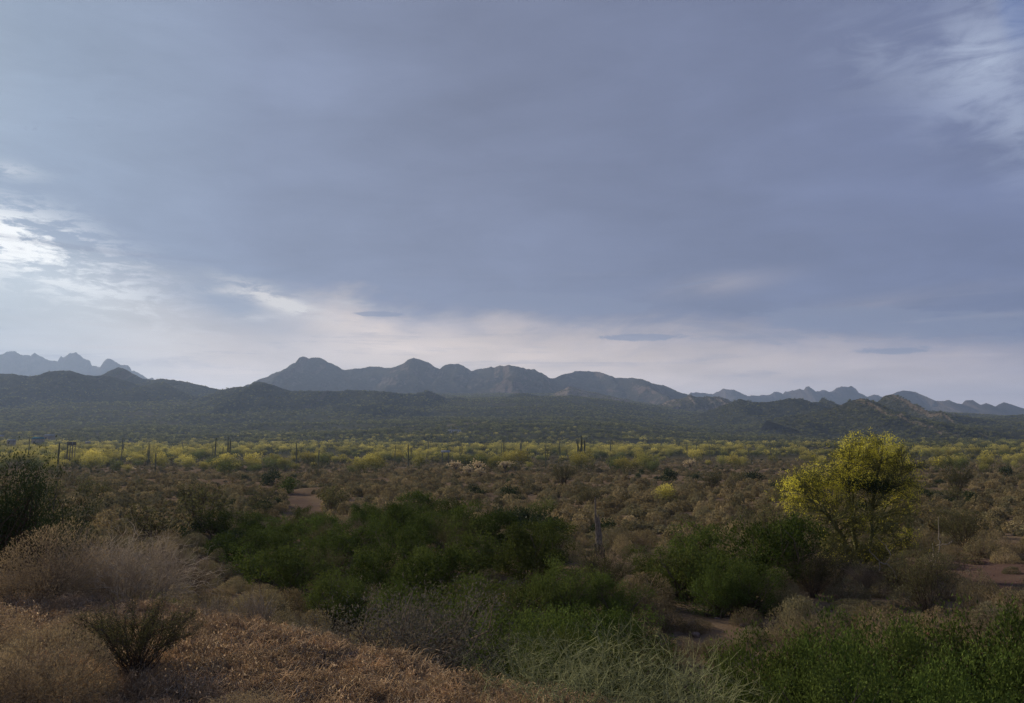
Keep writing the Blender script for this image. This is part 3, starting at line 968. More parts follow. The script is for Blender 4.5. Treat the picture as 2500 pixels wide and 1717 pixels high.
def saguaro_parts(seed, h, arms, rad=None):
    rng = np.random.default_rng(seed)
    rad = rad or (0.08 + 0.0085 * h) * (0.75 + 0.6 * rng.random())
    t = np.array([0, .05, .3, .6, .85, .95, .98, 1.0])
    pr = np.array([.78, .85, 1.0, 1.02, .92, .78, .55, .12]) * rad
    lean = rng.normal(size=2) * 0.02 * h
    P = np.stack([lean[0] * t * t, lean[1] * t * t, t * h], 1)
    g = Geo()
    column(g, P, pr)
    parts = [('trunk', g.mesh('trunk', M['saguaro'], True))]
    for k in range(arms):
        a = rng.random() * 2 * math.pi if arms < 3 else (k / arms * 2 * math.pi + rng.normal() * 0.3)
        z0 = h * (0.30 + 0.22 * rng.random())
        out_ = rad * (2.6 + 2.0 * rng.random())
        top = min(h * (0.62 + 0.30 * rng.random()), h * 0.96)
        d = np.array([math.cos(a), math.sin(a), 0])
        pts = [d * rad * 0.5 + [0, 0, z0], d * out_ * 0.55 + [0, 0, z0 + 0.02 * h], d * out_ * 0.92 + [0, 0, z0 + 0.06 * h], d * out_ + [0, 0, z0 + 0.13 * h], d * out_ * 1.03 + [0, 0, (z0 + 0.13 * h + top) / 2], d * out_ * 1.04 + [0, 0, top - 0.03 * h], d * out_ * 1.04 + [0, 0, top - 0.01 * h], d * out_ * 1.04 + [0, 0, top]]
        g = Geo()
        column(g, np.array(pts), np.array([.6, .72, .8, .85, .85, .75, .5, .1]) * rad * 0.82, 9)
        parts.append(('arm', g.mesh('arm', M['saguaro'], True)))
    return parts


def cholla_parts(seed, w=2.2, h=1.9):
    rng = np.random.default_rng(seed)
    g, s = Geo(), Geo()
    nl = 7
    a = np.arange(nl) / nl * 2 * math.pi + rng.normal(size=nl) * 0.3
    q = 0.25 + 0.75 * rng.random(nl)
    B = np.stack([np.cos(a) * q * w * 0.36, np.sin(a) * q * w * 0.36, h * (0.62 + 0.16 * rng.random(nl))], 1)
    mid = np.tile(np.array([[0, 0, h * 0.32]]), (nl, 1))
    tubes(s, np.array([[[0.02, 0, 0], [0, .02, h * .15], [-.01, 0, h * .25], [0, 0, h * .34]]]), np.array([[.10, .085, .075, .07]]) * h / 1.9, 7)
    tubes(s, arcs(mid, B, 5, rng, 0.10), np.array([[.065, .06, .05, .05, .045]]) * h / 1.9, 6, rng.random(nl))
    nj = 95
    k = rng.integers(0, nl, nj)
    jd = unit(rdir(rng, nj) + np.array([0, 0, 0.55]))
    A = B[k] + rng.normal(size=(nj, 3)) * np.array([.15, .15, .09]) * w
    Bj = A + jd * (0.13 + 0.10 * rng.random(nj))[:, None] * h / 1.5
    P = arcs(A, Bj, 5, rng, 0.05)
    tubes(g, P, np.array([[.035, .062, .066, .058, .015]]) * h / 1.7, 6, rng.random(nj) * 0.5)
    n = nj * 60
    j = np.repeat(np.arange(nj), 60)
    u = rng.random(n)
    d = rdir(rng, n)
    C = A[j] + (Bj[j] - A[j]) * u[:, None] + d * 0.045 * h / 1.7
    blades(g, C, d + jd[j] * 0.3, 0.055, 0.012, rng, 0.4 + 0.6 * rng.random(n))
    return [('trunk', s.mesh('trunk', M['bark'])), ('crown', g.mesh('crown', M['spine']))]


def stone(seed, sub=2, flat=0.65, mat=None):
    import bmesh
    rng = np.random.default_rng(seed)
    bm = bmesh.new()
    bmesh.ops.create_icosphere(bm, subdivisions=sub, radius=0.5)
    V = np.array([v.co[:] for v in bm.verts])
    cuts = rdir(rng, 9)
    for c in cuts:                                   # flat broken faces
        lim = 0.30 + 0.12 * rng.random()
        d = V @ c
        V = V - np.maximum(d - lim, 0)[:, None] * c[None]
    V *= np.array([1.0, 0.75 + 0.3 * rng.random(), flat])
    V += fbm(V[:, 0] * 4 + seed, V[:, 1] * 4 + V[:, 2] * 3, seed, 3)[:, None] * 0.025
    f = np.array([[v.index for v in fc.verts] for fc in bm.faces])
    bm.free()
    return mesh('stone', V, [f], mat or M['rock'])


# ---- prototypes at three levels of detail
PROTO = {}
BM = (M['brittle'], M['twig'])
PROTO['brittle_hi'] = [dome_bush(100 + k, BM, 1.0, 0.58 + 0.06 * k, 15000, 0.026, 0.0046, 240, 150, 0.9, 0.3) for k in range(3)]
BF = (M['brittle_flat'], M['twig'])
PROTO['brittle_mid'] = [dome_bush(110 + k, BF, 1.0, 0.56 + 0.05 * k, 4200, 0.040, 0.013, 70, 90, 0.8, 0.55) for k in range(4)]
PROTO['brittle_lo'] = [dome_bush(120 + k, BF, 1.0, 0.52 + 0.05 * k, 700, 0.10, 0.060, 0, 45, 0.6, 0.8) for k in range(5)]
UM = (M['bursage'], M['twig'])
PROTO['bursage_mid'] = [dome_bush(130 + k, UM, 1.0, 0.46 + 0.06 * k, 4000, 0.040, 0.014, 60, 80, 0.8, 0.5) for k in range(3)]
PROTO['bursage_lo'] = [dome_bush(140 + k, UM, 1.0, 0.46 + 0.05 * k, 700, 0.10, 0.060, 0, 45, 0.6, 0.75) for k in range(3)]
GM = (M['green'], M['bark'])
PROTO['green_hi'] = [leafy_shrub(200 + k, GM, 2.0, 1.5, 150, 95, 0.042, 0.017, 70, 9, 0.6, 0.075) for k in range(4)]
PROTO['green_mid'] = [leafy_shrub(210 + k, GM, 2.0, 1.5, 105, 50, 0.065, 0.032, 40, 9, 0.6, 0.082) for k in range(4)]
PROTO['green_lo'] = [leafy_shrub(220 + k, GM, 2.0, 1.4, 70, 10, 0.18, 0.10, 0) for k in range(4)]
DM = (M['dark'], M['bark'])
PROTO['dark_hi'] = [leafy_shrub(230 + k, DM, 2.0, 1.8, 130, 90, 0.034, 0.015, 110, 10, 0.5, 0.10) for k in range(2)]
PROTO['dark_lo'] = [leafy_shrub(240 + k, DM, 2.0, 1.4, 70, 10, 0.18, 0.10, 0) for k in range(3)]
CM = (M['creosote'], M['bark'])
PROTO['creo_mid'] = [fan_shrub(300 + k, CM, 1.6, 1.5, 50, 9, 14, 0.034, 0.014) for k in range(3)]
PROTO['creo_lo'] = [fan_shrub(310 + k, CM, 1.6, 1.4, 16, 5, 7, 0.10, 0.05, 0.014, 1, 0.3, 0.09) for k in range(4)]
PROTO['grey_mid'] = [fan_shrub(320 + k, (M['twig'], M['twig']), 1.5, 1.0, 80, 12, 5, 0.022, 0.006, 0.006, 1, 0.3) for k in range(3)]
PROTO['belt'] = [small_tree(400 + k, M['belt'], M['pv_bark'], 4.4, 3.9 + 0.25 * (k % 3), 1500, 0.20, 0.11, 5, 0.55 + 0.1 * (k % 3)) for k in range(6)]
PROTO['belt_lo'] = [small_tree(410 + k, M['belt'], M['pv_bark'], 4.4, 3.8, 260, 0.48, 0.30, 5, 0.5) for k in range(4)]
PROTO['beltgreen'] = [small_tree(420 + k, M['beltgreen'], M['pv_bark'], 4.2, 3.6, 900, 0.24, 0.14, 5, 0.4) for k in range(3)]
PROTO['wood'] = [small_tree(430 + k, M['woodland'], M['bark'], 4.6, 3.4, 70, 0.95, 0.62, 3, 0.5) for k in range(5)]


# ---- instanced masses
def stuff(name, label, cat, meshes, P, rot, scl, idx, kind='stuff'):
    """one object that repeats a few small meshes over many points"""
    col = bpy.data.collections.new(name + '_shapes')
    for k, me in enumerate(meshes):
        o = bpy.data.objects.new('%s_shape_%02d' % (name, k), me)
        col.objects.link(o)
    me = bpy.data.meshes.new(name)
    P = np.asarray(P, np.float32)
    me.vertices.add(len(P))
    me.vertices.foreach_set('co', P.ravel())
    me.attributes.new('rot', 'FLOAT', 'POINT').data.foreach_set('value', np.asarray(rot, np.float32))
    scl = np.asarray(scl, np.float32)
    if scl.ndim == 1:
        scl = np.repeat(scl[:, None], 3, 1)
    me.attributes.new('scl', 'FLOAT_VECTOR', 'POINT').data.foreach_set('vector', scl.ravel())
    me.attributes.new('idx', 'INT', 'POINT').data.foreach_set('value', np.asarray(idx, np.int32))
    o = obj(name, me, label=label, cat=cat, kind=kind)
    ng = bpy.data.node_groups.new(name, 'GeometryNodeTree')
    ng.interface.new_socket('Geometry', in_out='INPUT', socket_type='NodeSocketGeometry')
    ng.interface.new_socket('Geometry', in_out='OUTPUT', socket_type='NodeSocketGeometry')
    gi, go = ng.nodes.new('NodeGroupInput'), ng.nodes.new('NodeGroupOutput')
    ci = ng.nodes.new('GeometryNodeCollectionInfo')
    ci.inputs['Collection'].default_value = col
    ci.inputs['Separate Children'].default_value = True
    ci.inputs['Reset Children'].default_value = True
    ip = ng.nodes.new('GeometryNodeInstanceOnPoints')
    ip.inputs['Pick Instance'].default_value = True

    def na(nm, dt):
        n = ng.nodes.new('GeometryNodeInputNamedAttribute')
        n.data_type = dt
        n.inputs['Name'].default_value = nm
        return n.outputs['Attribute']
    cx = ng.nodes.new('ShaderNodeCombineXYZ')
    ng.links.new(na('rot', 'FLOAT'), cx.inputs[2])
    ng.links.new(gi.outputs[0], ip.inputs['Points'])
    ng.links.new(ci.outputs[0], ip.inputs['Instance'])
    ng.links.new(na('idx', 'INT'), ip.inputs['Instance Index'])
    ng.links.new(cx.outputs[0], ip.inputs['Rotation'])
    ng.links.new(na('scl', 'FLOAT_VECTOR'), ip.inputs['Scale'])
    ng.links.new(ip.outputs[0], go.inputs[0])
    md = o.modifiers.new('spread', 'NODES')
    md.node_group = ng
    return o


def joined(parts):
    """one mesh from a prototype's parts, for copies too small to show them"""
    ms = list(parts.values())
    if len(ms) == 1:
        return ms[0]
    V, Fq, r, mi, n = [], [], [], [], 0
    for k, me in enumerate(ms):
        co = np.empty(len(me.vertices) * 3, np.float32)
        me.vertices.foreach_get('co', co)
        lo = np.empty(len(me.loops), np.int32)
        me.loops.foreach_get('vertex_index', lo)
        rr = np.empty(len(me.vertices), np.float32)
        me.attributes['rnd'].data.foreach_get('value', rr)
        V.append(co.reshape(-1, 3)); Fq.append(lo.reshape(-1, 4) + n); r.append(rr)
        mi.append(np.full(len(me.polygons), k, np.int32)); n += len(rr)
    me = mesh(ms[0].name, np.concatenate(V), [np.concatenate(Fq)], None, dict(rnd=np.concatenate(r)))
    for m_ in ms:
        me.materials.append(m_.materials[0])
    me.polygons.foreach_set('material_index', np.concatenate(mi))
    return me


JOIN = {}


def whole(key, k):
    if (key, k) not in JOIN:
        JOIN[(key, k)] = joined(PROTO[key][k])
    return JOIN[(key, k)]


def plant(name, key, k, loc, label, cat, group=None, rotz=0.0, scale=1.0, parts=True):
    """one plant: an Empty at its foot with its parts, or a single mesh where the parts cannot be told apart"""
    sc = (scale,) * 3 if isinstance(scale, (int, float)) else scale
    if not parts:
        return obj(name, whole(key, k), label=label, cat=cat, group=group, loc=loc, rotz=rotz, scale=sc)
    e = obj(name, None, label=label, cat=cat, group=group, loc=loc, rotz=rotz, scale=sc)
    for pn, me in PROTO[key][k].items():
        obj(pn, me, parent=e)
    return e


FOV = 34.2


def zone(x, y):
    """where along the view a plant of a crowd stands, named by things one can find"""
    px = PW / 2 + x / y * F * math.cos(PITCH)
    return 'left of the sandy wash' if px < 780 else 'between the wash and the chollas' if px < 1200 else 'below the huge saguaro' if px < 1560 else 'left of the big yellow tree' if px < 1950 else 'behind the big yellow tree' if px < 2230 else 'right of the big yellow tree'


def in_view(x, y, margin=0.0):
    return np.abs(np.degrees(np.arctan2(x, y))) < FOV + margin


# ================================================================== far slopes: trees as one mass
def drop_on_surface(name, Xg, Yg, Z, n, rng):
    """random points on a range's front slope, where it stands clear of the land"""
    i = rng.random(n) * (Z.shape[0] - 2)
    j = rng.random(n) * (Z.shape[1] - 2)
    i0, j0 = i.astype(int), j.astype(int)
    fi, fj = i - i0, j - j0

    def bi(A):
        return (A[i0, j0] * (1 - fi) + A[i0 + 1, j0] * fi) * (1 - fj) + (A[i0, j0 + 1] * (1 - fi) + A[i0 + 1, j0 + 1] * fi) * fj
    P = np.stack([bi(Xg), bi(Yg), bi(Z)], 1)
    front = i0 < Z.shape[0] * 0.78
    return P[front & (P[:, 2] > H(P[:, 0], P[:, 1]) - 1.0)]


def build_far_trees():
    rng = np.random.default_rng(5)
    n = 150000
    a = np.radians((rng.random(n) * 2 - 1) * 35)
    r = np.sqrt(rng.random(n) * (2300 ** 2 - 560 ** 2) + 560 ** 2)
    x, y = r * np.sin(a), r * np.cos(a)
    dens = np.clip(0.62 + 0.6 * fbm(x / 90, y / 60, 71, 4), 0.06, 1)
    dens *= 1 - 0.8 * np.exp(-(((x - 150) / 120) ** 2 + ((y - 560) / 60) ** 2)) - 0.5 * np.exp(-(((x - 330) / 80) ** 2 + ((y - 640) / 50) ** 2))
    keep = rng.random(n) < dens * 0.80
    P = [np.stack([x, y, H(x, y)], 1)[keep]]
    for name, Xg, Yg, Z in RANGES:
        if name == 'hill':
            w = Xg.max() - Xg.min()
            P.append(drop_on_surface(name, Xg, Yg, Z, int(w * 6.5), rng))
    P = np.concatenate(P)
    m = len(P)
    sc = 0.55 + 0.55 * rng.random(m)
    # fewer and smaller trees high on the hills
    keep = rng.random(m) < np.clip(1.15 - P[:, 2] / 260, 0.25, 1)
    P, sc = P[keep], sc[keep]
    sc *= np.clip(1.1 - P[:, 2] / 300, 0.55, 1)
    P[:, 2] -= 0.15
    m = len(P)
    stuff('slope_woodland', 'green and yellow scrub woodland covering the far slopes', 'woodland', [whole('wood', k) for k in range(5)], P, rng.random(m) * 6.28, sc, rng.integers(0, 5, m))


build_far_trees()


# ================================================================== belt of flowering palo verdes
def build_belt():
    rng = np.random.default_rng(21)
    n = 30000
    a = np.radians((rng.random(n) * 2 - 1) * 35)
    r = np.sqrt(rng.random(n) * (950 ** 2 - 150 ** 2) + 150 ** 2)
    x, y = r * np.sin(a), r * np.cos(a)
    near = 132 + 26 * fbm(x / 30, x * 0 + 4, 73, 3) + 18 * sstep(x, 10, 60)
    dens = (0.10 * sstep(y, 120, 140) + 0.9 * sstep(y, near, near + 45)) * np.clip(0.55 + 1.2 * fbm(x / 34, y / 34, 74, 3), 0.02, 1)
    dens *= 1 - 0.55 * sstep(np.degrees(np.arctan2(x, y)), 12, 20)
    dens *= (1 - 0.97 * sstep(y + 60 * fbm(x / 70, y / 70, 76, 2), 380, 820))
    keep = rng.random(n) < dens * (0.30 + 0.45 * sstep(y, 240, 420))
    x, y = x[keep], y[keep]
    # thin out trees that would stand inside each other
    order = np.argsort(y)
    cells, ok = {}, []
    for i in order:
        c = (int(x[i] // 3.2), int(y[i] // 3.2))
        if any((c[0] + u, c[1] + v) in cells and math.hypot(x[i] - cells[(c[0] + u, c[1] + v)][0], y[i] - cells[(c[0] + u, c[1] + v)][1]) < 2.6 for u in (-1, 0, 1) for v in (-1, 0, 1)):
            continue
        cells[c] = (x[i], y[i])
        ok.append(i)
    x, y = x[ok], y[ok]
    m = len(x)
    z = H(x, y) - 0.05
    sc = 0.55 + 0.85 * rng.random(m) ** 1.2
    rot = rng.random(m) * 6.28
    green = rng.random(m) < 0.38
    vis = in_view(x, y, 0.3)
    size = np.where(vis, sc / y, 0)
    yo = np.where(~green)[0]
    go_ = np.where(green)[0]
    yo = yo[np.argsort(-size[yo])]
    go_ = go_[np.argsort(-size[go_])]
    solo_y, rest_y = yo[:300], yo[300:]
    solo_g, rest_g = go_[:130], go_[130:]
    for i in solo_y:
        plant('palo_verde_tree', 'belt', int(rng.integers(0, 6)), (x[i], y[i], z[i]), 'yellow flowering palo verde, %s in the belt, %s' % ('in front' if y[i] < 175 else 'in the middle' if y[i] < 215 else 'deep', zone(x[i], y[i]).replace('below', 'around')), 'tree', 'flowering palo verdes of the valley belt', rot[i], float(sc[i]), parts=bool(y[i] < 260))
    for i in solo_g:
        plant('mesquite_tree', 'beltgreen', int(rng.integers(0, 3)), (x[i], y[i], z[i]), 'dull green tree, %s in the belt, %s' % ('in front' if y[i] < 175 else 'in the middle' if y[i] < 215 else 'deep', zone(x[i], y[i]).replace('below', 'around')), 'tree', 'green trees among the palo verdes', rot[i], float(sc[i] * 0.85), parts=bool(y[i] < 260))
    rest = np.concatenate([rest_y, rest_g])
    if len(rest):
        P = np.stack([x, y, z], 1)[rest]
        stuff('palo_verde_grove', 'more distant palo verdes behind the front of the belt', 'trees', [whole('belt_lo', k) for k in range(4)], P, rot[rest], sc[rest], rng.integers(0, 4, len(rest)))


build_belt()


# ================================================================== saguaros
def words(n):
    return ['first', 'second', 'third', 'fourth', 'fifth', 'sixth', 'seventh', 'eighth', 'ninth', 'tenth', 'eleventh', 'twelfth', 'thirteenth', 'fourteenth', 'fifteenth', 'sixteenth', 'seventeenth', 'eighteenth', 'nineteenth', 'twentieth', 'twenty-first', 'twenty-second', 'twenty-third', 'twenty-fourth', 'twenty-fifth', 'twenty-sixth', 'twenty-seventh', 'twenty-eighth', 'twenty-ninth', 'thirtieth', 'thirty-first', 'thirty-second', 'thirty-third', 'thirty-fourth', 'thirty-fifth', 'thirty-sixth', 'thirty-seventh', 'thirty-eighth', 'thirty-ninth', 'fortieth'][n]


SAG = [(86, 1062, 240, 0), (158, 1078, 172, 0), (178, 1082, 230, 1), (310, 1064, 260, 2), (375, 1076, 250, 3), (393, 1106, 185, 0), (535, 1068, 240, 1), (553, 1090, 250, 1), (566, 1061, 215, 2), (672, 1090, 215, 0), (685, 1092, 218, 1), (732, 1077, 215, 1), (784, 1098, 205, 0), (968, 1086, 225, 0), (1001, 1083, 205, 2), (1048, 1070, 330, 1), (1127, 1070, 245, 3), (1174, 1105, 182, 0), (1230, 1066, 232, 4), (1272, 1066, 320, 1), (1289, 1092, 192, 0), (1331, 1087, 188, 1), (1365, 1076, 290, 2), (1417, 1064, 186, 7), (1487, 1072, 330, 1), (1672, 1082, 320, 1), (1820, 1093, 255, 0), (1826, 1112, 235, 2), (1872, 1085, 300, 0), (1886, 1098, 270, 2), (2378, 1116, 215, 0), (2399, 1108, 225, 1), (2258, 1080, 420, 0)]


def build_saguaros():
    rng = np.random.default_rng(33)
    for k, (px, top, d, arms) in enumerate(SAG):
        x, y, z = atd(px, d)
        h = z_of(top, d) - z
        rd = None
        if arms == 7:
            rd = 0.24
        e_label = '%s larger saguaro counted from the left, %s' % (words(k), {0: 'a bare armless column', 1: 'with a single arm', 2: 'with two arms', 3: 'with three arms', 4: 'with a ring of arms', 7: 'huge, with many upright arms'}[arms])
        e = obj('saguaro', None, label=e_label, cat='cactus', group='larger saguaros standing above the palo verdes', loc=(x, y, z - 0.1), rotz=float(rng.random() * 6.28))
        for nm, me in saguaro_parts(900 + k, h, arms, rd):
            obj(nm, me, parent=e)
    # thin far ones
    protos = []
    for k in range(6):
        protos.append(saguaro_parts(960 + k, 7.0, (0, 0, 1, 2, 0, 1)[k]))
    n = 0
    while n < 22:
        a = (rng.random() * 2 - 1) * 33
        d = 300 + 420 * rng.random()
        x, y = d * math.tan(R(a)), d
        k = int(rng.integers(0, 6))
        e = obj('saguaro', None, label='small far saguaro rising thin and dark behind the palo verde belt', cat='cactus', group='far saguaros behind the belt', loc=(x, y, h1(x, y) - 0.1), rotz=float(rng.random() * 6.28), scale=float(0.7 + 0.5 * rng.random()))
        for nm, me in protos[k]:
            obj(nm, me, parent=e)
        n += 1


build_saguaros()


# ================================================================== chollas
def build_chollas():
    spots = [(1113, 1155, 2.5, 'pale fuzzy cholla, leftmost and topmost of the central clump'), (1143, 1163, 1.9, 'low pale cholla at the lower left of the central clump'), (1168, 1158, 2.7, 'broadest pale cholla in the middle of the central clump'), (1173, 1170, 1.7, 'small pale cholla in front of the broadest one'), (1233, 1157, 2.5, 'pale cholla on a dark trunk standing right of the clump'), (1687, 1148, 2.7, 'pale cholla with spreading dark limbs before yellow trees at right'), (322, 1152, 1.1, 'lone small whitish cholla on the left of the flat'), (1533, 1150, 1.0, 'tiny pale cholla between the big saguaro and the right cholla')]
    for k, (px, py, w, lab) in enumerate(spots):
        x, y, z = at(px, py)
        e = obj('cholla_cactus', None, label=lab, cat='cactus', group='pale chollas on the flat', loc=(x, y, z - 0.03), rotz=k * 1.3)
        for nm, me in cholla_parts(700 + k, w * 1.1, w * 0.98):
            obj(nm, me, parent=e)


build_chollas()

TAKEN = []          # (x, y, radius) ground already used by placed plants


def free(x, y, r):
    return all((x - a) ** 2 + (y - b) ** 2 > (0.55 * (r + c)) ** 2 for a, b, c in TAKEN)


# ================================================================== the flowering palo verde by the right
def build_hero():
    rng = np.random.default_rng(77)
    D = 25.0
    bx, by, bz = atd(2076, D)
    TAKEN.append((bx, by, 1.5))
    TAKEN.append((*atd(1458, 26.0)[:2], 1.3))
    TAKEN.append((*atd(1455, 22.5)[:2], 1.3))
    TAKEN.append((*atd(1452, 24.0)[:2], 1.2))
    m_px = D / F

    def loc(px, py, dy=0.0):
        return np.array([(px - 2092) * m_px, dy, (1385 - py) * m_px])
    root = obj('palo_verde_tree', None, label='large palo verde covered in yellow blossom, standing alone at right', cat='tree', loc=(bx, by, bz - 0.05))
    limbs, trunk = [], Geo()

    def limb(pts, r0, r1, k=9):
        pts = np.array(pts)
        t = np.linspace(0, len(pts) - 1, k)
        i = np.minimum(t.astype(int), len(pts) - 2)
        f = (t - i)[:, None]
        P = pts[i] * (1 - f) + pts[i + 1] * f
        P[1:-1] = (P[:-2] + 2 * P[1:-1] + P[2:]) / 4 + rng.normal(size=(k - 2, 3)) * 0.025
        tubes(trunk, P[None], np.linspace(r0 * 0.8, r1 * 0.8, k)[None], 7, np.array([rng.random()]))
        limbs.append(P)
        return P
    o = np.zeros(3)
    limb([o, loc(2094, 1345), loc(2088, 1310, .05), loc(2082, 1280, .1), loc(2085, 1220, .2), loc(2100, 1130, .2), loc(2110, 1075, .1)], 0.115, 0.02, 12)
    limb([o + [.05, 0, 0], loc(2105, 1340, -.1), loc(2118, 1280, -.2), loc(2120, 1210, -.2), loc(2132, 1150, -.3), loc(2150, 1080, -.3)], 0.095, 0.02, 11)
    limb([loc(2120, 1230, -.2), loc(2140, 1190, -.3), loc(2190, 1160, -.4), loc(2215, 1120, -.5)], 0.05, 0.012)
    limb([o + [.04, .05, 0], loc(2125, 1320, .3), loc(2165, 1260, .7), loc(2205, 1200, .9), loc(2225, 1130, 1.0)], 0.07, 0.012)
    limb([o, loc(2075, 1335, -.2), loc(2040, 1290, -.5), loc(1995, 1240, -.8), loc(1950, 1195, -1.0), loc(1915, 1160, -1.1)], 0.075, 0.012, 10)
    limb([loc(2040, 1290, -.5), loc(2010, 1220, -.4), loc(1985, 1160, -.4), loc(1975, 1130, -.5)], 0.045, 0.01)
    limb([o, loc(2070, 1330, .3), loc(2045, 1260, .7), loc(2025, 1180, .9), loc(2020, 1120, 1.0)], 0.07, 0.012, 9)
    limb([loc(2085, 1240, .1), loc(2065, 1180, -.3), loc(2060, 1110, -.5), loc(2065, 1080, -.5)], 0.045, 0.01)
    limb([o, loc(2110, 1350, -.4), loc(2150, 1310, -.8), loc(2175, 1285, -1.0)], 0.05, 0.01)
    limb([o, loc(2060, 1360, -.4), loc(2020, 1335, -.8), loc(1985, 1325, -1.0)], 0.045, 0.01)
    limb([o, loc(2100, 1300, .8), loc(2130, 1200, 1.3), loc(2150, 1130, 1.4)], 0.06, 0.012)
    obj('trunk', trunk.mesh('trunk', M['pv_bark'], True), parent=root)
    # lobes of the crown: x, y(row), depth, radius px (w, h), how yellow
    L = [(2105, 1085, 0, 52, 42, .95), (2150, 1090, -.3, 42, 45, .9), (2070, 1110, -.4, 45, 40, .95), (2120, 1130, .3, 60, 45, .8), (2200, 1120, .5, 42, 42, .8), (2222, 1150, -.2, 30, 45, .75), (2210, 1200, .2, 38, 40, .7),
         (2020, 1150, .3, 50, 38, .95), (1955, 1165, -.6, 45, 36, 1.0), (1915, 1178, -.9, 36, 38, 1.0), (2000, 1185, -.5, 50, 34, .9), (1910, 1212, -1.0, 36, 26, .9), (2060, 1160, -.6, 55, 35, .85), (2160, 1170, -.4, 50, 40, .55),
         (2040, 1230, -.6, 48, 34, .28), (2000, 1260, -.5, 45, 34, .14), (2110, 1230, .1, 60, 45, .10), (2170, 1240, .3, 48, 45, .20), (2065, 1290, -.4, 50, 40, .14), (2140, 1290, .2, 55, 40, .12), (2200, 1260, .4, 35, 40, .25),
         (2000, 1330, -1.0, 34, 20, .55), (2060, 1335, -.7, 35, 25, .3), (2170, 1285, -1.0, 30, 25, .75), (2130, 1320, -.6, 32, 25, .45), (1960, 1225, -.8, 30, 25, .6), (2060, 1250, -1.0, 28, 18, .7), (2230, 1215, .1, 20, 30, .5), (2090, 1345, -.5, 55, 34, .2), (2030, 1310, -.2, 48, 36, .25), (2150, 1340, .1, 45, 34, .08), (2100, 1280, -.9, 50, 40, .08), (2190, 1310, .3, 34, 34, .1)]
    LC = np.array([loc(a, b, c * 1.0) for a, b, c, *_ in L])
    LR = np.array([(w * m_px, 0.55 * (w + h) * m_px, h * m_px) for _, _, _, w, h, _ in L])
    LY = np.array([q[5] for q in L])
    vol = LR.prod(1) ** (1 / 1.5)
    pr = vol / vol.sum()
    allp = np.concatenate(limbs)

    def inlobe(n, shell=0.0):
        i = rng.choice(len(L), n, p=pr)
        d = rdir(rng, n)
        rr = rng.random(n) ** (1 / 3) if not shell else shell + (1.08 - shell) * rng.random(n)
        return LC[i] + d * LR[i] * rr[:, None], i
    # sub-branches: from limbs into the lobes, then twigs
    tw = Geo()
    nb = 340
    B, _ = inlobe(nb, 0.5)
    cand = rng.integers(0, len(allp), (nb, 40))
    dist = np.linalg.norm(allp[cand] - B[:, None], axis=2) + np.maximum(0, allp[cand][:, :, 2] - B[:, None, 2] + 0.1) * 2
    A = allp[cand[np.arange(nb), dist.argmin(1)]]
    P = arcs(A, B, 7, rng, 0.07, 0.06)
    tubes(tw, P, np.linspace(0.016, 0.005, 7)[None], 4, rng.random(nb))
    nt = 5200
    bi = rng.integers(0, nb, nt)
    A2 = P[bi, rng.integers(2, 7, nt)]
    d2 = unit(unit(B[bi] - A[bi]) + rdir(rng, nt) * 0.75 + np.array([0, 0, .15]))
    B2 = A2 + d2 * (0.22 + 0.32 * rng.random(nt))[:, None]
    P2 = arcs(A2, B2, 4, rng, 0.06)
    tubes(tw, P2, np.array([.005, .004, .003, .0015])[None] * 1.2, 3, rng.random(nt))
    crown = Geo()
    n = 30000
    ti = rng.integers(0, nt, n)
    C = P2[ti, rng.integers(1, 4, n)] + rng.normal(size=(n, 3)) * 0.045
    blades(crown, C, d2[ti] + rdir(rng, n) * 0.6, 0.055 * (0.6 + 0.8 * rng.random(n)), 0.014, rng)
    cr = obj('crown', crown.mesh('crown', M['pv_twig']), parent=root)
    obj('twigs', tw.mesh('twigs', M['pv_twig']), parent=cr)
    # blossom: small clumps along the twig ends of the yellow lobes
    bl = Geo()
    nc = 6200
    C0, li = inlobe(nc, 0.45)
    topness = np.clip((C0[:, 2] - LC[li][:, 2]) / LR[li][:, 2] * 0.25, -0.2, 0.25)
    ok = rng.random(nc) < np.clip(LY[li] + topness, 0, 1) ** 1.5
    C0 = C0[ok]
    ends = B2[rng.random(nt) < 0.25]
    el_ = np.array([LY[np.argmin((((e - LC) / LR) ** 2).sum(1))] for e in ends])
    C0 = np.concatenate([C0, ends[rng.random(len(ends)) < el_ ** 1.4]])
    C0 = C0[C0[:, 2] > 0.25]
    per = 8
    n = len(C0) * per
    ci = np.repeat(np.arange(len(C0)), per)
    P3 = C0[ci] + rng.normal(size=(n, 3)) * 0.038
    crn = rng.random(len(C0))
    blades(bl, P3, rdir(rng, n) + np.array([0, 0, .3]), 0.034 * (0.6 + 0.8 * rng.random(n)), 0.024, rng, np.clip(0.5 * rng.random(n) + 0.5 * crn[ci], 0, 1))
    obj('blossom', bl.mesh('blossom', M['blossom']), parent=cr)
    # the dark parasite clump in the fork
    ms = Geo()
    n = 2600
    c1, c2 = loc(2105, 1168, -.55), loc(2135, 1172, -.55)
    c3 = loc(2085, 1162, -.5)
    pick = rng.integers(0, 3, n)
    C = np.stack([c1, c2, c3])[pick] + rng.normal(size=(n, 3)) * np.array([.20, .16, .13])
    blades(ms, C, rdir(rng, n), 0.09, 0.022, rng)
    obj('mistletoe', ms.mesh('mistletoe', M['dark']), parent=root, label='dark mistletoe clump in the fork')


build_hero()


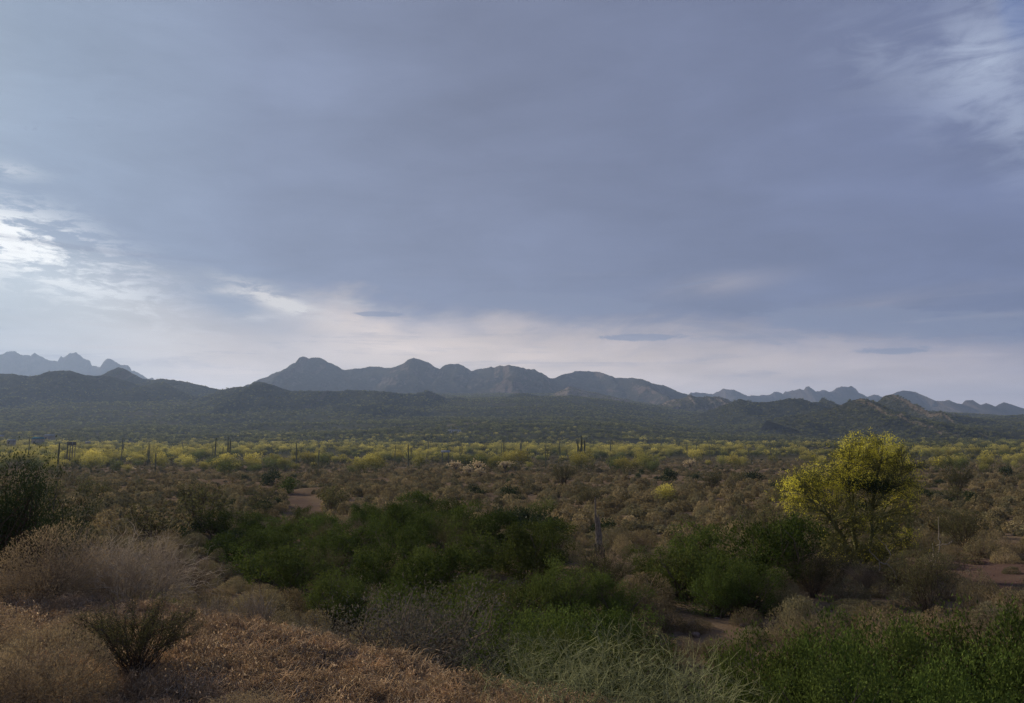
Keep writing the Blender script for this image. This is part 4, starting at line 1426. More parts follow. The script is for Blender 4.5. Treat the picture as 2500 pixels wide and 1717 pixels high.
# ================================================================== shrubs of the wash and the near slopes
GREEN = [  # px, distance, width, height
    (1300, 10.0, 1.6, 1.1), (1200, 11.0, 1.7, 1.2), (1440, 9.7, 1.5, 1.0), (1530, 12.8, 1.6, 1.2), (1110, 17.5, 1.8, 1.3),     (1380, 10.6, 2.2, 1.55), (1250, 12, 2.2, 1.6), (1490, 11.4, 1.9, 1.55), (1340, 13.6, 2.4, 1.75), (1150, 14.6, 2.2, 1.7), (1480, 14.6, 2.0, 1.5), (1000, 16.6, 2.4, 1.6), (1230, 17.2, 2.5, 1.7), (1400, 17.6, 2.2, 1.6), (850, 18.5, 2.3, 1.5), (1060, 20.5, 2.6, 1.8), (1310, 21.5, 2.4, 1.7), (730, 22, 2.5, 1.6), (900, 23.5, 2.5, 1.7), (1180, 24.5, 2.6, 1.8), (1010, 27, 2.3, 1.6), (660, 26.5, 2.5, 1.6), (780, 28, 2.5, 1.7), (600, 31, 2.6, 1.6), (700, 33, 2.4, 1.6), (1220, 29, 2.4, 1.7), (1130, 31, 2.6, 1.9), (880, 31, 2.4, 1.7), (990, 34, 2.6, 1.7), (800, 36, 2.4, 1.5), (1330, 25.5, 1.8, 1.3), (1040, 46, 3.0, 1.8), (1090, 44, 2.2, 1.5), (640, 42, 2.4, 1.5), (560, 38, 2.4, 1.5), (1500, 17, 1.6, 1.2), (930, 38, 2.0, 1.3), (740, 46, 2.0, 1.3)]
GREEN_R = [(1650, 19.5, 1.9, 1.3), (1755, 19.0, 2.4, 1.7), (1845, 20.5, 2.4, 1.95), (1905, 22.0, 2.0, 1.9), (1700, 23.5, 2.2, 1.5), (1800, 17.6, 1.9, 1.3), (1590, 21.5, 1.6, 1.2), (1730, 17.2, 1.5, 1.0), (1860, 24.5, 1.9, 1.6)]
GREEN_F = [(1810, 8.0, 1.5, 1.05), (1960, 8.6, 1.8, 1.25), (2130, 8.5, 1.7, 1.3), (2300, 8.9, 1.8, 1.2), (2450, 8.8, 1.8, 1.45), (1880, 6.9, 1.4, 0.9), (2060, 7.0, 1.5, 1.0), (2240, 7.2, 1.5, 1.05), (2420, 7.2, 1.6, 1.15), (2580, 7.8, 1.7, 1.3), (2000, 6.0, 1.2, 0.7), (2300, 6.1, 1.3, 0.75)]


def build_green():
    rng = np.random.default_rng(44)
    for lst, lab, grp in ((GREEN, '', 'green shrubs crowding the wash'), (GREEN_R, '', 'green shrubs beside the yellow tree'), (GREEN_F, '', 'green shrubs in the bottom right corner')):
        order = sorted(range(len(lst)), key=lambda q: lst[q][1] if lst is GREEN else lst[q][0])
        for rank, q in enumerate(order):
            px, d, w, h = lst[q]
            if lst is GREEN:
                side = 'left of' if px < 1300 else ('below' if px < 1600 else 'right of')
                lab_ = '%s nearest green shrub of the wash thicket, %s the dead saguaro' % (words(rank), side)
            elif lst is GREEN_R:
                lab_ = 'green leafy shrub, %s from the left in the cluster beside the yellow palo verde' % words(rank)
            else:
                lab_ = 'green shrub, %s from the left in the bottom right foreground thicket' % words(rank)
            x, y, z = atd(px, d)
            TAKEN.append((x, y, w * 0.42))
            plant('green_shrub', 'green_hi' if d < 19 else 'green_mid', int(rng.integers(0, 4)), (x, y, z - 0.06), lab_, 'shrub', grp, float(rng.random() * 6.28), (w / 2.0, w / 2.0, h / 1.5 * (1.45 if lst is GREEN_F else 1.0)), parts=d < 30)
    # the thicket closes between the larger shrubs
    dd = [10, 12, 15, 20, 25, 30, 36, 43]
    lo_, hi_ = [1130, 1070, 970, 850, 780, 700, 640, 620], [1535, 1535, 1530, 1500, 1400, 1280, 1150, 1080]
    put = [(a_, b_) for a_, b_, _ in TAKEN]
    gap = atd(1452, 24.0)
    for _ in range(1500):
        d = 10 + 33 * rng.random() ** 1.2
        l_, h_ = np.interp(d, dd, lo_), np.interp(d, dd, hi_)
        px = l_ + (h_ - l_) * rng.random()
        x, y, z = atd(px, d)
        if any((x - a_) ** 2 + (y - b_) ** 2 < 1.5 ** 2 for a_, b_ in put):
            continue
        if math.hypot(x - gap[0], y - 24.0) < 1.8:
            continue
        put.append((x, y))
        w = 1.3 + 0.9 * rng.random()
        TAKEN.append((x, y, w * 0.42))
        if rng.random() < (0.6 if px < 900 else 0.3):
            kd = ('bursage_mid', 'grey_mid', 'creo_mid')[int(rng.integers(0, 3))]
            plant('grey_shrub', kd, int(rng.integers(0, 3)), (x, y, z - 0.05), 'dull grey or olive shrub between the green ones of the wash thicket', 'shrub', 'dull shrubs inside the wash thicket', float(rng.random() * 6.28), 0.9 + 0.4 * float(rng.random()), parts=d < 24)
            continue
        plant('green_shrub', 'green_hi' if d < 17 else 'green_mid', int(rng.integers(0, 4)), (x, y, z - 0.08), 'low green filler shrub of the wash thicket, %s part, %s' % ('front' if d < 16 else 'middle' if d < 26 else 'back', 'left side' if px < (l_ + h_) / 2 else 'right side'), 'shrub', 'low shrubs inside the wash thicket', float(rng.random() * 6.28), (w / 2.0, w / 2.0, (0.65 + 0.9 * rng.random()) / 1.5), parts=d < 24)
    for k, (px, d, w, h, lab) in enumerate(((15, 11.2, 2.0, 2.3, 'tall dark shrub cut by the left edge of the picture'), (120, 12.4, 1.75, 2.35, 'tall dark shrub beside the one at the left edge'))):
        x, y, z = atd(px, d)
        TAKEN.append((x, y, w * 0.45))
        plant('dark_shrub', 'dark_hi', k, (x, y, z - 0.05), lab, 'shrub', 'tall dark shrubs at the left', 0.7 * k, (w / 2, w / 2, h / 1.8))
    x, y, z = atd(420, 13.0)
    TAKEN.append((x, y, 0.5))
    plant('green_shrub', 'green_hi', 2, (x, y, z - 0.05), 'small green shrub behind the pale bare stems at left', 'shrub', None, 0.3, (0.62, 0.62, 0.62))


build_green()


def build_near_shrubs():
    rng = np.random.default_rng(55)
    B = [  # px, dist, width, height, label
        (150, 8.9, 1.15, 0.78, 'big rounded straw brown bush on the crest at left'),
        (150, 5.2, 0.92, 0.52, 'wide tan bush filling the bottom left corner'),
        (-10, 6.0, 0.8, 0.42, 'tan bush at the left edge above the corner bush'),
        (10, 4.9, 0.7, 0.4, 'low tan bush cut by the bottom left edge'),
        (620, 4.65, 0.75, 0.30, 'low grey tan bush cut by the bottom edge left of centre'),
        (240, 6.7, 0.7, 0.26, 'low brown bush behind the corner bush'),
        (360, 15.5, 1.0, 0.66, 'round grey brown bush above the pale bare stems'),
        (620, 13.5, 0.85, 0.55, 'pale brown bush on the bank left of the wash'),
        (500, 11.4, 0.8, 0.45, 'brown bush just beyond the crest right of the bare stems'),
        (820, 10.6, 0.9, 0.62, 'brown bush under the crest left of the dark grey shrub'),
        (1600, 14.6, 1.0, 0.62, 'orange brown bush right of the green thicket'),
        (1720, 12.6, 1.1, 0.55, 'brown bush on the stony slope right of the wash'),
        (1900, 15.0, 0.95, 0.6, 'brown bush below the green cluster on the slope'),
        (1990, 14.4, 1.05, 0.62, 'tan bush on the slope under the yellow tree'),
        (2130, 13.6, 1.0, 0.66, 'wide tan bush right of the slope centre'),
        (2180, 11.2, 0.78, 0.5, 'left of two round brown bushes above the corner thicket'),
        (2260, 11.0, 0.85, 0.5, 'right of two round brown bushes above the corner thicket'),
        (2400, 12.8, 1.15, 0.66, 'large tan bush above the corner thicket at right'),
        (2320, 14.4, 1.0, 0.5, 'olive tan bush behind the large tan bush'),
        (2340, 16.4, 0.85, 0.5, 'grey bush on the slope at right'),
        (2360, 18.6, 0.8, 0.45, 'brown bush at the foot of the dark bare patch'),
        (1800, 13.0, 0.8, 0.45, 'small brown bush among the pale stones'),
        (1660, 10.9, 0.9, 0.5, 'brown bush just above the green stems at right'),
        (1560, 12.9, 0.8, 0.5, 'dull brown bush at the edge of the thicket'),
        (2060, 12.3, 0.8, 0.5, 'brown bush left of the wide tan bush'),
        (2480, 14.8, 0.9, 0.5, 'greyish bush near the right edge')]
    for k, (px, d, w, h, lab) in enumerate(B):
        x, y, z = atd(px, d)
        TAKEN.append((x, y, w * 0.5))
        plant('brittlebush', 'brittle_hi' if d < 12 else 'brittle_mid', k % (3 if d < 12 else 4), (x, y, z - 0.03), lab, 'bush', 'dry bushes of the foreground', 1.7 * k, (w, w, h / 0.62))
    # olive-topped bush with dark stems, bottom left
    PROTO['olive'] = [fan_shrub(501, (M['creosote'], M['bark']), 0.95, 0.55, 90, 12, 9, 0.02, 0.004, 0.004, 1, 0.45, 0.03)]
    x, y, z = atd(365, 5.9)
    plant('olive_bush', 'olive', 0, (x, y, z - 0.02), 'olive topped bush with dark stems right of the corner bush', 'bush', None, 0.4, 1.0)
    # pale bare stems at left, smaller tufts beside it
    PROTO['pale1'] = [stem_clump(511, M['greystem'], 1.3, 0.72, 190, 3, 0.0046, 0.15, 0.52, 0.75)]
    PROTO['pale2'] = [stem_clump(512, M['greystem'], 0.55, 0.42, 110, 1, 0.0036, 0.07, 0.42)]
    PROTO['pale3'] = [stem_clump(513, M['greystem'], 1.1, 0.8, 200, 2, 0.004, 0.09, 0.5)]
    for key, px, d, lab in (('pale1', 345, 9.6, 'broad clump of pale bare stems on the crest at left'), ('pale2', 645, 8.5, 'small tuft of pale upright stems on the crest'), ('pale3', 250, 10.6, 'straw coloured stems behind the big straw bush'), ('pale2', 545, 9.6, 'thin grey tuft between the bare stems and the small tuft')):
        x, y, z = atd(px, d)
        TAKEN.append((x, y, 0.5))
        plant('bare_stem_shrub', key, 0, (x, y, z - 0.02), lab, 'shrub', 'leafless pale shrubs', px * 0.01)
    # the dark grey shrub under the crest
    PROTO['slate'] = [leafy_shrub(521, (M['slate'], M['twig']), 1.9, 1.3, 210, 80, 0.034, 0.011, 160, 9, 0.3, 0.10)]
    for px, d, s_, lab in ((990, 8.9, 1.3, 'large dark grey twiggy shrub below the crest in the centre'), (760, 10.2, 0.62, 'smaller grey twiggy shrub left of the large grey one'), (1090, 8.7, 0.45, 'small grey twiggy shrub at the right end of the crest')):
        x, y, z = atd(px, d)
        TAKEN.append((x, y, 0.8 * s_))
        plant('grey_shrub', 'slate', 0, (x, y, z - 0.05), lab, 'shrub', 'grey twiggy shrubs under the crest', px * 0.02, s_)
    # green-stemmed clumps along the bottom edge
    PROTO['eph1'] = [stem_clump(531, M['ephedra'], 1.0, 0.56, 24, 4, 0.0046, 0.03, 0.55, 1.0)]
    PROTO['eph2'] = [stem_clump(532, M['ephedra'], 1.0, 0.60, 28, 4, 0.0040, 0.03, 0.55, 1.0)]
    PROTO['eph3'] = [stem_clump(533, M['ephedra'], 0.9, 0.42, 34, 4, 0.0033, 0.03, 0.5, 1.0)]
    for key, px, d, lab in (('eph1', 1460, 5.9, 'tall leafless green stemmed bush at the bottom centre'), ('eph2', 1680, 6.0, 'green stemmed bush right of the tall one at the bottom'), ('eph3', 1290, 5.9, 'fine green stemmed bush left of the tall one at the bottom'), ('eph3', 1370, 5.0, 'low green stems cut by the bottom edge at centre'), ('eph3', 1600, 5.2, 'low green stems cut by the bottom edge right of centre')):
        x, y, z = atd(px, d)
        TAKEN.append((x, y, 0.4))
        plant('green_stem_bush', key, 0, (x, y, z - 0.02), lab, 'bush', 'leafless green stemmed bushes', px * 0.013)
    # feathery shrubs below and behind the yellow tree
    for key, k, px, d, s_, lab in (('creo_mid', 0, 2230, 17.2, 1.0, 'feathery olive shrub with pale dead sticks below the yellow tree'), ('creo_mid', 1, 2330, 31, 1.15, 'feathery brownish shrub right of the yellow tree'), ('creo_mid', 2, 1960, 19.5, 0.9, 'grey green feathery shrub at the left foot of the yellow tree'), ('creo_mid', 2, 2020, 22.2, 0.75, 'olive feathery shrub under the left side of the yellow tree'), ('grey_mid', 2, 2085, 21.0, 0.85, 'grey twiggy shrub right under the yellow tree'), ('creo_mid', 1, 2150, 20.8, 0.7, 'small olive shrub behind the crooked dead branch'), ('bursage_mid', 0, 2040, 19.2, 1.1, 'low grey bush in front of the yellow tree'), ('bursage_mid', 1, 1900, 17.6, 1.0, 'low grey bush under the green cluster'), ('creo_mid', 1, 2300, 34, 1.1, 'olive shrub behind the feathery brownish shrub'), ('grey_mid', 0, 500, 19, 1.0, 'dark grey twiggy shrub on the left slope'), ('grey_mid', 1, 430, 24, 1.1, 'brown grey twiggy shrub higher on the left slope'), ('creo_mid', 0, 370, 19.5, 0.62, 'olive green bush with yellow tinge on the left slope')):
        x, y, z = atd(px, d)
        TAKEN.append((x, y, 0.7 * s_))
        plant('feathery_shrub', key, k, (x, y, z - 0.03), lab, 'shrub', None, px * 0.01, s_)


build_near_shrubs()


# ================================================================== middle ground, plants set singly
def build_middle():
    rng = np.random.default_rng(66)
    T = [  # key, px, foot row, height px, label, name, category
        ('creo_mid', 1375, 1190, 66, 'big olive creosote bush under the huge saguaro', 'creosote_bush', 1.5),
        ('creo_mid', 1437, 1242, 58, 'pale grey green bush above the dead saguaro', 'creosote_bush', 1.5),
        ('creo_mid', 2340, 1205, 80, 'airy olive bush right of the yellow tree on the flat', 'creosote_bush', 1.5),
        ('creo_mid', 1740, 1200, 52, 'airy olive bush on the flat left of the yellow tree', 'creosote_bush', 1.5),
        ('belt', 1618, 1236, 60, 'low yellow flowering bush in the middle of the flat', 'palo_verde_sapling', 3.9),
        ('beltgreen', 1322, 1275, 66, 'sparse yellow green sapling above the wash thicket', 'palo_verde_sapling', 3.6),
        ('belt', 2010, 1148, 40, 'yellow tree just left of the big palo verde, behind it', 'palo_verde_tree', 4.1),
        ('belt', 2345, 1145, 42, 'yellow tree right of the big palo verde, behind it', 'palo_verde_tree', 4.1),
        ('belt', 2492, 1140, 34, 'yellow tree cut by the right edge', 'palo_verde_tree', 4.1),
        ('belt', 1765, 1142, 36, 'broad yellow tree behind the pale cholla at right', 'palo_verde_tree', 4.1),
        ('dark_lo', 262, 1133, 26, 'small dark round bush before the yellow belt at left', 'dark_bush', 1.4),
        ('dark_lo', 1633, 1178, 30, 'dark round bush on the flat right of centre', 'dark_bush', 1.4),
        ('dark_lo', 1838, 1178, 30, 'dark round bush left of the yellow palo verde', 'dark_bush', 1.4),
        ('dark_lo', 655, 1186, 36, 'dark round bush on the flat left of centre', 'dark_bush', 1.4),
        ('dark_lo', 2460, 1165, 26, 'dark bush on the flat at the far right', 'dark_bush', 1.4),
        ('beltgreen', 480, 1130, 38, 'bright green tree before the yellow belt at left', 'mesquite_tree', 3.6),
        ('dark_lo', 1250, 1225, 36, 'dark green bush above the thicket in the centre', 'dark_bush', 1.4),
        ('green_lo', 705, 1205, 38, 'grey green bush beside the sandy wash', 'green_bush', 1.4)]
    for k, (key, px, row, hp, lab, nm, h0) in enumerate(T):
        x, y, z = at(px, row)
        s_ = hp / F * y / h0
        TAKEN.append((x, y, 1.0))
        plant(nm, key, k % len(PROTO[key]), (x, y, z - 0.03), lab, 'tree' if 'tree' in nm or 'sap' in nm else 'bush', None, 0.9 * k, s_, parts=len(PROTO[key][0]) > 1)


build_middle()


# ================================================================== the flat: hundreds of dry bushes
def build_flat():
    rng = np.random.default_rng(88)
    n = 44000
    a = np.radians((rng.random(n) * 2 - 1) * 36)
    r = np.sqrt(rng.random(n) * (330 ** 2 - 8 ** 2) + 8 ** 2)
    nn = 16000                                            # more throws near the camera
    a2 = np.radians((rng.random(nn) * 2 - 1) * 38)
    r2 = 8 + 80 * rng.random(nn) ** 1.3
    x = np.concatenate([r * np.sin(a), r2 * np.sin(a2)])
    y = np.concatenate([r * np.cos(a), r2 * np.cos(a2)])
    s = crest_s(x, y)
    wd = wash_dist(x, y)
    patch = fbm(x / 9, y / 9, 81, 3)
    dens = np.clip(0.78 + 0.55 * patch, 0.2, 1) * (1 - 0.85 * sstep(fbm(x / 26, y / 8, 86, 3), 0.25, 0.55) * sstep(y, 35, 60))
    dens *= np.where(s < 2.0, 0, 1)
    dens *= np.where((wd < 1.6) & (y > 34), 0.0, 1)
    dens *= 1 - np.clip(1.3 * np.exp(-(((x - 15.0) / 4.0) ** 2 + ((y - 25.0) / 4.0) ** 2)), 0, 0.97)
    dens *= np.where(y > 175, 0.35, 1)
    keep = rng.random(len(x)) < dens
    x, y, wd = x[keep], y[keep], wd[keep]
    m = len(x)
    w = 0.55 + 0.70 * rng.random(m) ** 1.5
    w = np.where(y > 60, w * 1.15, w)
    order = rng.permutation(m)
    cells, ok = {}, []
    tk = np.array(TAKEN)
    for i in order:
        if y[i] < 60 and np.any((tk[:, 0] - x[i]) ** 2 + (tk[:, 1] - y[i]) ** 2 < (0.8 * tk[:, 2] + 0.40 * w[i]) ** 2):
            continue
        c = (int(x[i] // 1.0), int(y[i] // 1.0))
        bad = False
        for u in (-1, 0, 1):
            for v in (-1, 0, 1):
                for (qx, qy, qw) in cells.get((c[0] + u, c[1] + v), ()):
                    if (qx - x[i]) ** 2 + (qy - y[i]) ** 2 < (0.455 * (qw + w[i])) ** 2:
                        bad = True
                        break
        if bad:
            continue
        cells.setdefault(c, []).append((x[i], y[i], w[i]))
        ok.append(i)
    x, y, w, wd = x[ok], y[ok], w[ok], wd[ok]
    m = len(x)
    z = H(x, y) - 0.03
    rot = rng.random(m) * 6.28
    u = rng.random(m) + 0.30 * fbm(x / 12, y / 12, 83, 3)
    left = sstep(-x / np.maximum(y, 1), 0.15, 0.5)
    kind = np.where(u < 0.66 - 0.08 * left, 0, np.where(u < 1.08, 1, np.where(u < 1.11, 2, 3)))   # brittlebush, bursage, creosote, dark
    kind = np.where((kind == 3) & (y < 30), 0, kind)
    kind = np.where((kind == 2) & (y < 22), 1, kind)
    tall = np.where(kind == 2, 0.9 + 0.7 * rng.random(m), np.where(kind == 3, 0.42 + 0.25 * rng.random(m), w))
    ax = np.stack([0.8 + 0.5 * rng.random(m), 0.8 + 0.5 * rng.random(m), 0.65 + 0.6 * rng.random(m)], 1)
    size = np.where(in_view(x, y, 0.5), w / y, 0)
    spec = {0: ('brittlebush', 'brittle', 'dry tan rounded brittlebush of the flat', 'bush', 'tan bushes scattered over the flat', 5, 4),
            1: ('bursage', 'bursage', 'low grey olive bush among tan mounds', 'bush', 'grey olive bushes of the flat', 3, 3),
            2: ('creosote_bush', 'creo', 'airy olive creosote bush among tan mounds', 'bush', 'creosote bushes of the flat', 4, 3),
            3: ('dark_bush', 'dark', 'dark green rounded bush among tan mounds', 'bush', 'dark bushes of the flat', 3, 2)}
    for kd, (nm, key, lab, cat, grp, nlo, nmid) in spec.items():
        idx = np.where(kind == kd)[0]
        idx = idx[np.argsort(-size[idx])]
        cap = 300 if kd != 2 else 150
        for i in idx[:cap]:
            mid = y[i] < 34 and key != 'dark'
            kk = key + ('_mid' if mid else '_lo')
            q = int(rng.integers(0, len(PROTO[kk])))
            plant(nm, kk, q, (x[i], y[i], z[i]), lab + ', ' + ('near, ' if y[i] < 24 else '' if y[i] < 45 else 'far out, ') + zone(x[i], y[i]), cat, grp, float(rot[i]), (float(tall[i] * ax[i, 0]), float(tall[i] * ax[i, 1]), float(tall[i] * ax[i, 2])), parts=bool(mid and y[i] < 20))
        rest = idx[cap:]
        if len(rest):
            kk = key + '_lo'
            nl = len(PROTO[kk])
            stuff(nm + '_cover', {0: 'tan brittlebush cover on the rest of the flat', 1: 'grey olive bush cover on the rest of the flat', 2: 'creosote cover on the rest of the flat', 3: 'dark bush cover on the rest of the flat'}[kd], 'bushes', [whole(kk, k) for k in range(nl)], np.stack([x, y, z], 1)[rest], rot[rest], tall[rest][:, None] * ax[rest], rng.integers(0, nl, len(rest)))
    return m


N_FLAT = build_flat()



# ================================================================== foreground grass, litter, stones
def build_grass():
    rng = np.random.default_rng(99)
    tufts = []
    for k in range(9):
        g = Geo()
        n = 26
        n = (26, 34, 40, 22, 30, 44, 26, 20, 18)[k]
        A = rng.normal(size=(n, 3)) * np.array([.018, .018, 0]) * (1.0, 1.6, 0.7, 1.2, 2.2, 0.8, 1.0, 2.5, 1.5)[k]
        B = A + unit(rng.normal(size=(n, 3)) * np.array([1, 1, .4]) + np.array([0, 0, .9])) * (0.035 + 0.05 * rng.random(n))[:, None] * (1.0, 0.8, 1.5, 0.9, 0.7, 1.3, 1.0, 1.3, 1.0)[k]
        B[:, 2] = np.maximum(B[:, 2], 0.006)
        tubes(g, arcs(A, B, 4, rng, 0.2, 0.05), np.array([.0018, .0016, .0013, .0006])[None], 3, rng.random(n))
        m = (16, 5, 0, 10, 0, 0, 6, 4, 12)[k]
        if m:
            C = B[rng.integers(0, n, m)] + rng.normal(size=(m, 3)) * 0.004
            blades(g, C, rdir(rng, m) + np.array([0, 0, .6]), 0.014, 0.005, rng, 0.4 + 0.6 * rng.random(m))
        tufts.append(g.mesh('tuft', M['grass'] if k < 6 else (M['litter'] if k < 8 else M['twig'])))
    n = 90000
    x = -9.5 + 12.5 * rng.random(n)
    y = 3.0 + 9.0 * rng.random(n)
    s = crest_s(x, y)
    p = 1 - sstep(s, 0.1, 1.1)
    p *= np.clip(0.72 + 0.75 * fbm(x * 1.6, y * 1.6, 91, 4), 0.16, 1)
    # the worn strip behind the corner bush
    p *= 1 - 0.8 * np.exp(-((y - 8.0 - 0.10 * (x + 4)) / 0.35) ** 2) * sstep(-x, 2.6, 3.6)
    p *= np.clip(7.0 / np.hypot(x, y), 0.25, 1)
    keep = rng.random(n) < p * 0.62
    x, y = x[keep], y[keep]
    m = len(x)
    stuff('dry_grass', 'short reddish dry grass covering the near bank', 'grass', tufts, np.stack([x, y, H(x, y) - 0.004], 1), rng.random(m) * 6.28, 0.6 + 1.0 * rng.random(m) ** 1.5, np.where(rng.random(m) < 0.74, rng.integers(0, 6, m), rng.integers(6, 9, m)))


build_grass()


def build_stones():
    rng = np.random.default_rng(111)
    st = [stone(600 + k, 2, 0.55 + 0.05 * k) for k in range(5)] + [stone(610 + k, 2, 0.6, M['redrock']) for k in range(2)]
    near = [(955, 1578, 0.20, 'reddish boulder poking over the crest of the near bank', 5), (795, 1600, 0.09, 'grey stone in the dry grass left of the boulder', 0), (865, 1600, 0.11, 'flat grey stone in the dry grass below the boulder', 1), (895, 1602, 0.08, 'brown stone right of the flat grey stone', 2), (735, 1582, 0.10, 'dark stone with a shadow on the near bank', 3), (490, 1572, 0.13, 'dark stone right of the olive topped bush', 3), (575, 1575, 0.10, 'grey brown stone high on the near bank', 1), (575, 1625, 0.08, 'small dark stone in the middle of the near bank', 2), (985, 1672, 0.07, 'small dark stone low on the near bank at right', 3), (400, 1490, 0.20, 'brown boulder under the bare stems', 5), (450, 1506, 0.14, 'flat pale stone beside the brown boulder', 1), (160, 1462, 0.16, 'grey stone at the foot of the big straw bush', 0), (270, 1470, 0.13, 'grey stone on the worn strip', 2)]
    for px, py, w, lab, k in near:
        x, y, z = at(px, py)
        obj('stone', st[k], label=lab, cat='stone', group='stones of the near bank', loc=(x, y, z + 0.02 * w), rotz=px * 0.7, scale=(w * 1.25, w, w))
    slope = [(1690, 1530, .22, 'upright pale stone on the slope right of the wash'), (1835, 1472, .2, 'whitish stone below the green cluster'), (1815, 1530, .22, 'flat grey stone among the small brown bushes'), (2150, 1523, .5, 'broad grey slab below the wide tan bush'), (2205, 1522, .2, 'pointed pale stone beside the broad slab'), (2285, 1552, .35, 'reddish block right of the two round bushes'), (2260, 1430, .3, 'red stone under the feathery shrub'), (2330, 1425, .22, 'orange stone on the right slope'), (1965, 1500, .3, 'red brown stone under the yellow tree'), (1980, 1480, .25, 'round red stone above the red brown one'), (2350, 1325, .3, 'red stone on the rim of the dark bare patch'), (2400, 1375, .25, 'red stone in the dark bare patch'), (1945, 1460, .2, 'brown stone left of the round red stone'), (2040, 1460, .25, 'grey stone right of the round red stone'), (1700, 1555, .2, 'grey stone near the bottom of the slope'), (2490, 1500, .3, 'red brown stone by the right edge')]
    for k, (px, py, w, lab) in enumerate(slope):
        x, y, z = at(px, py)
        obj('stone', st[(5 + k % 2) if 'red' in lab or 'orange' in lab else k % 5], label=lab, cat='stone', group='stones of the right slope', loc=(x, y, z + 0.04 * w), rotz=k * 1.1, scale=(w * 1.1, w, w * (1.5 if 'upright' in lab else 0.9)))
    n = 16000
    a = np.radians((rng.random(n) * 2 - 1) * 36)
    r = 4.5 + 55 * rng.random(n) ** 1.7
    x, y = r * np.sin(a), r * np.cos(a)
    s = crest_s(x, y)
    p = np.where(s < 0.5, 0.8, 1) * np.clip(0.5 + 0.7 * fbm(x / 4, y / 4, 95, 3), 0.05, 1)
    keep = rng.random(n) < p
    x, y = x[keep], y[keep]
    m = len(x)
    sc = np.where(s[keep] < 0.5, 0.018 + 0.075 * rng.random(m) ** 3, 0.025 + 0.13 * rng.random(m) ** 3.2)
    lo = [stone(620 + k, 1, 0.6) for k in range(4)] + [stone(630 + k, 1, 0.6, M['redrock']) for k in range(2)]
    stuff('gravel', 'loose stones and gravel strewn over the slopes', 'gravel', lo, np.stack([x, y, H(x, y)], 1), rng.random(m) * 6.28, sc, rng.integers(0, 6, m))


build_stones()


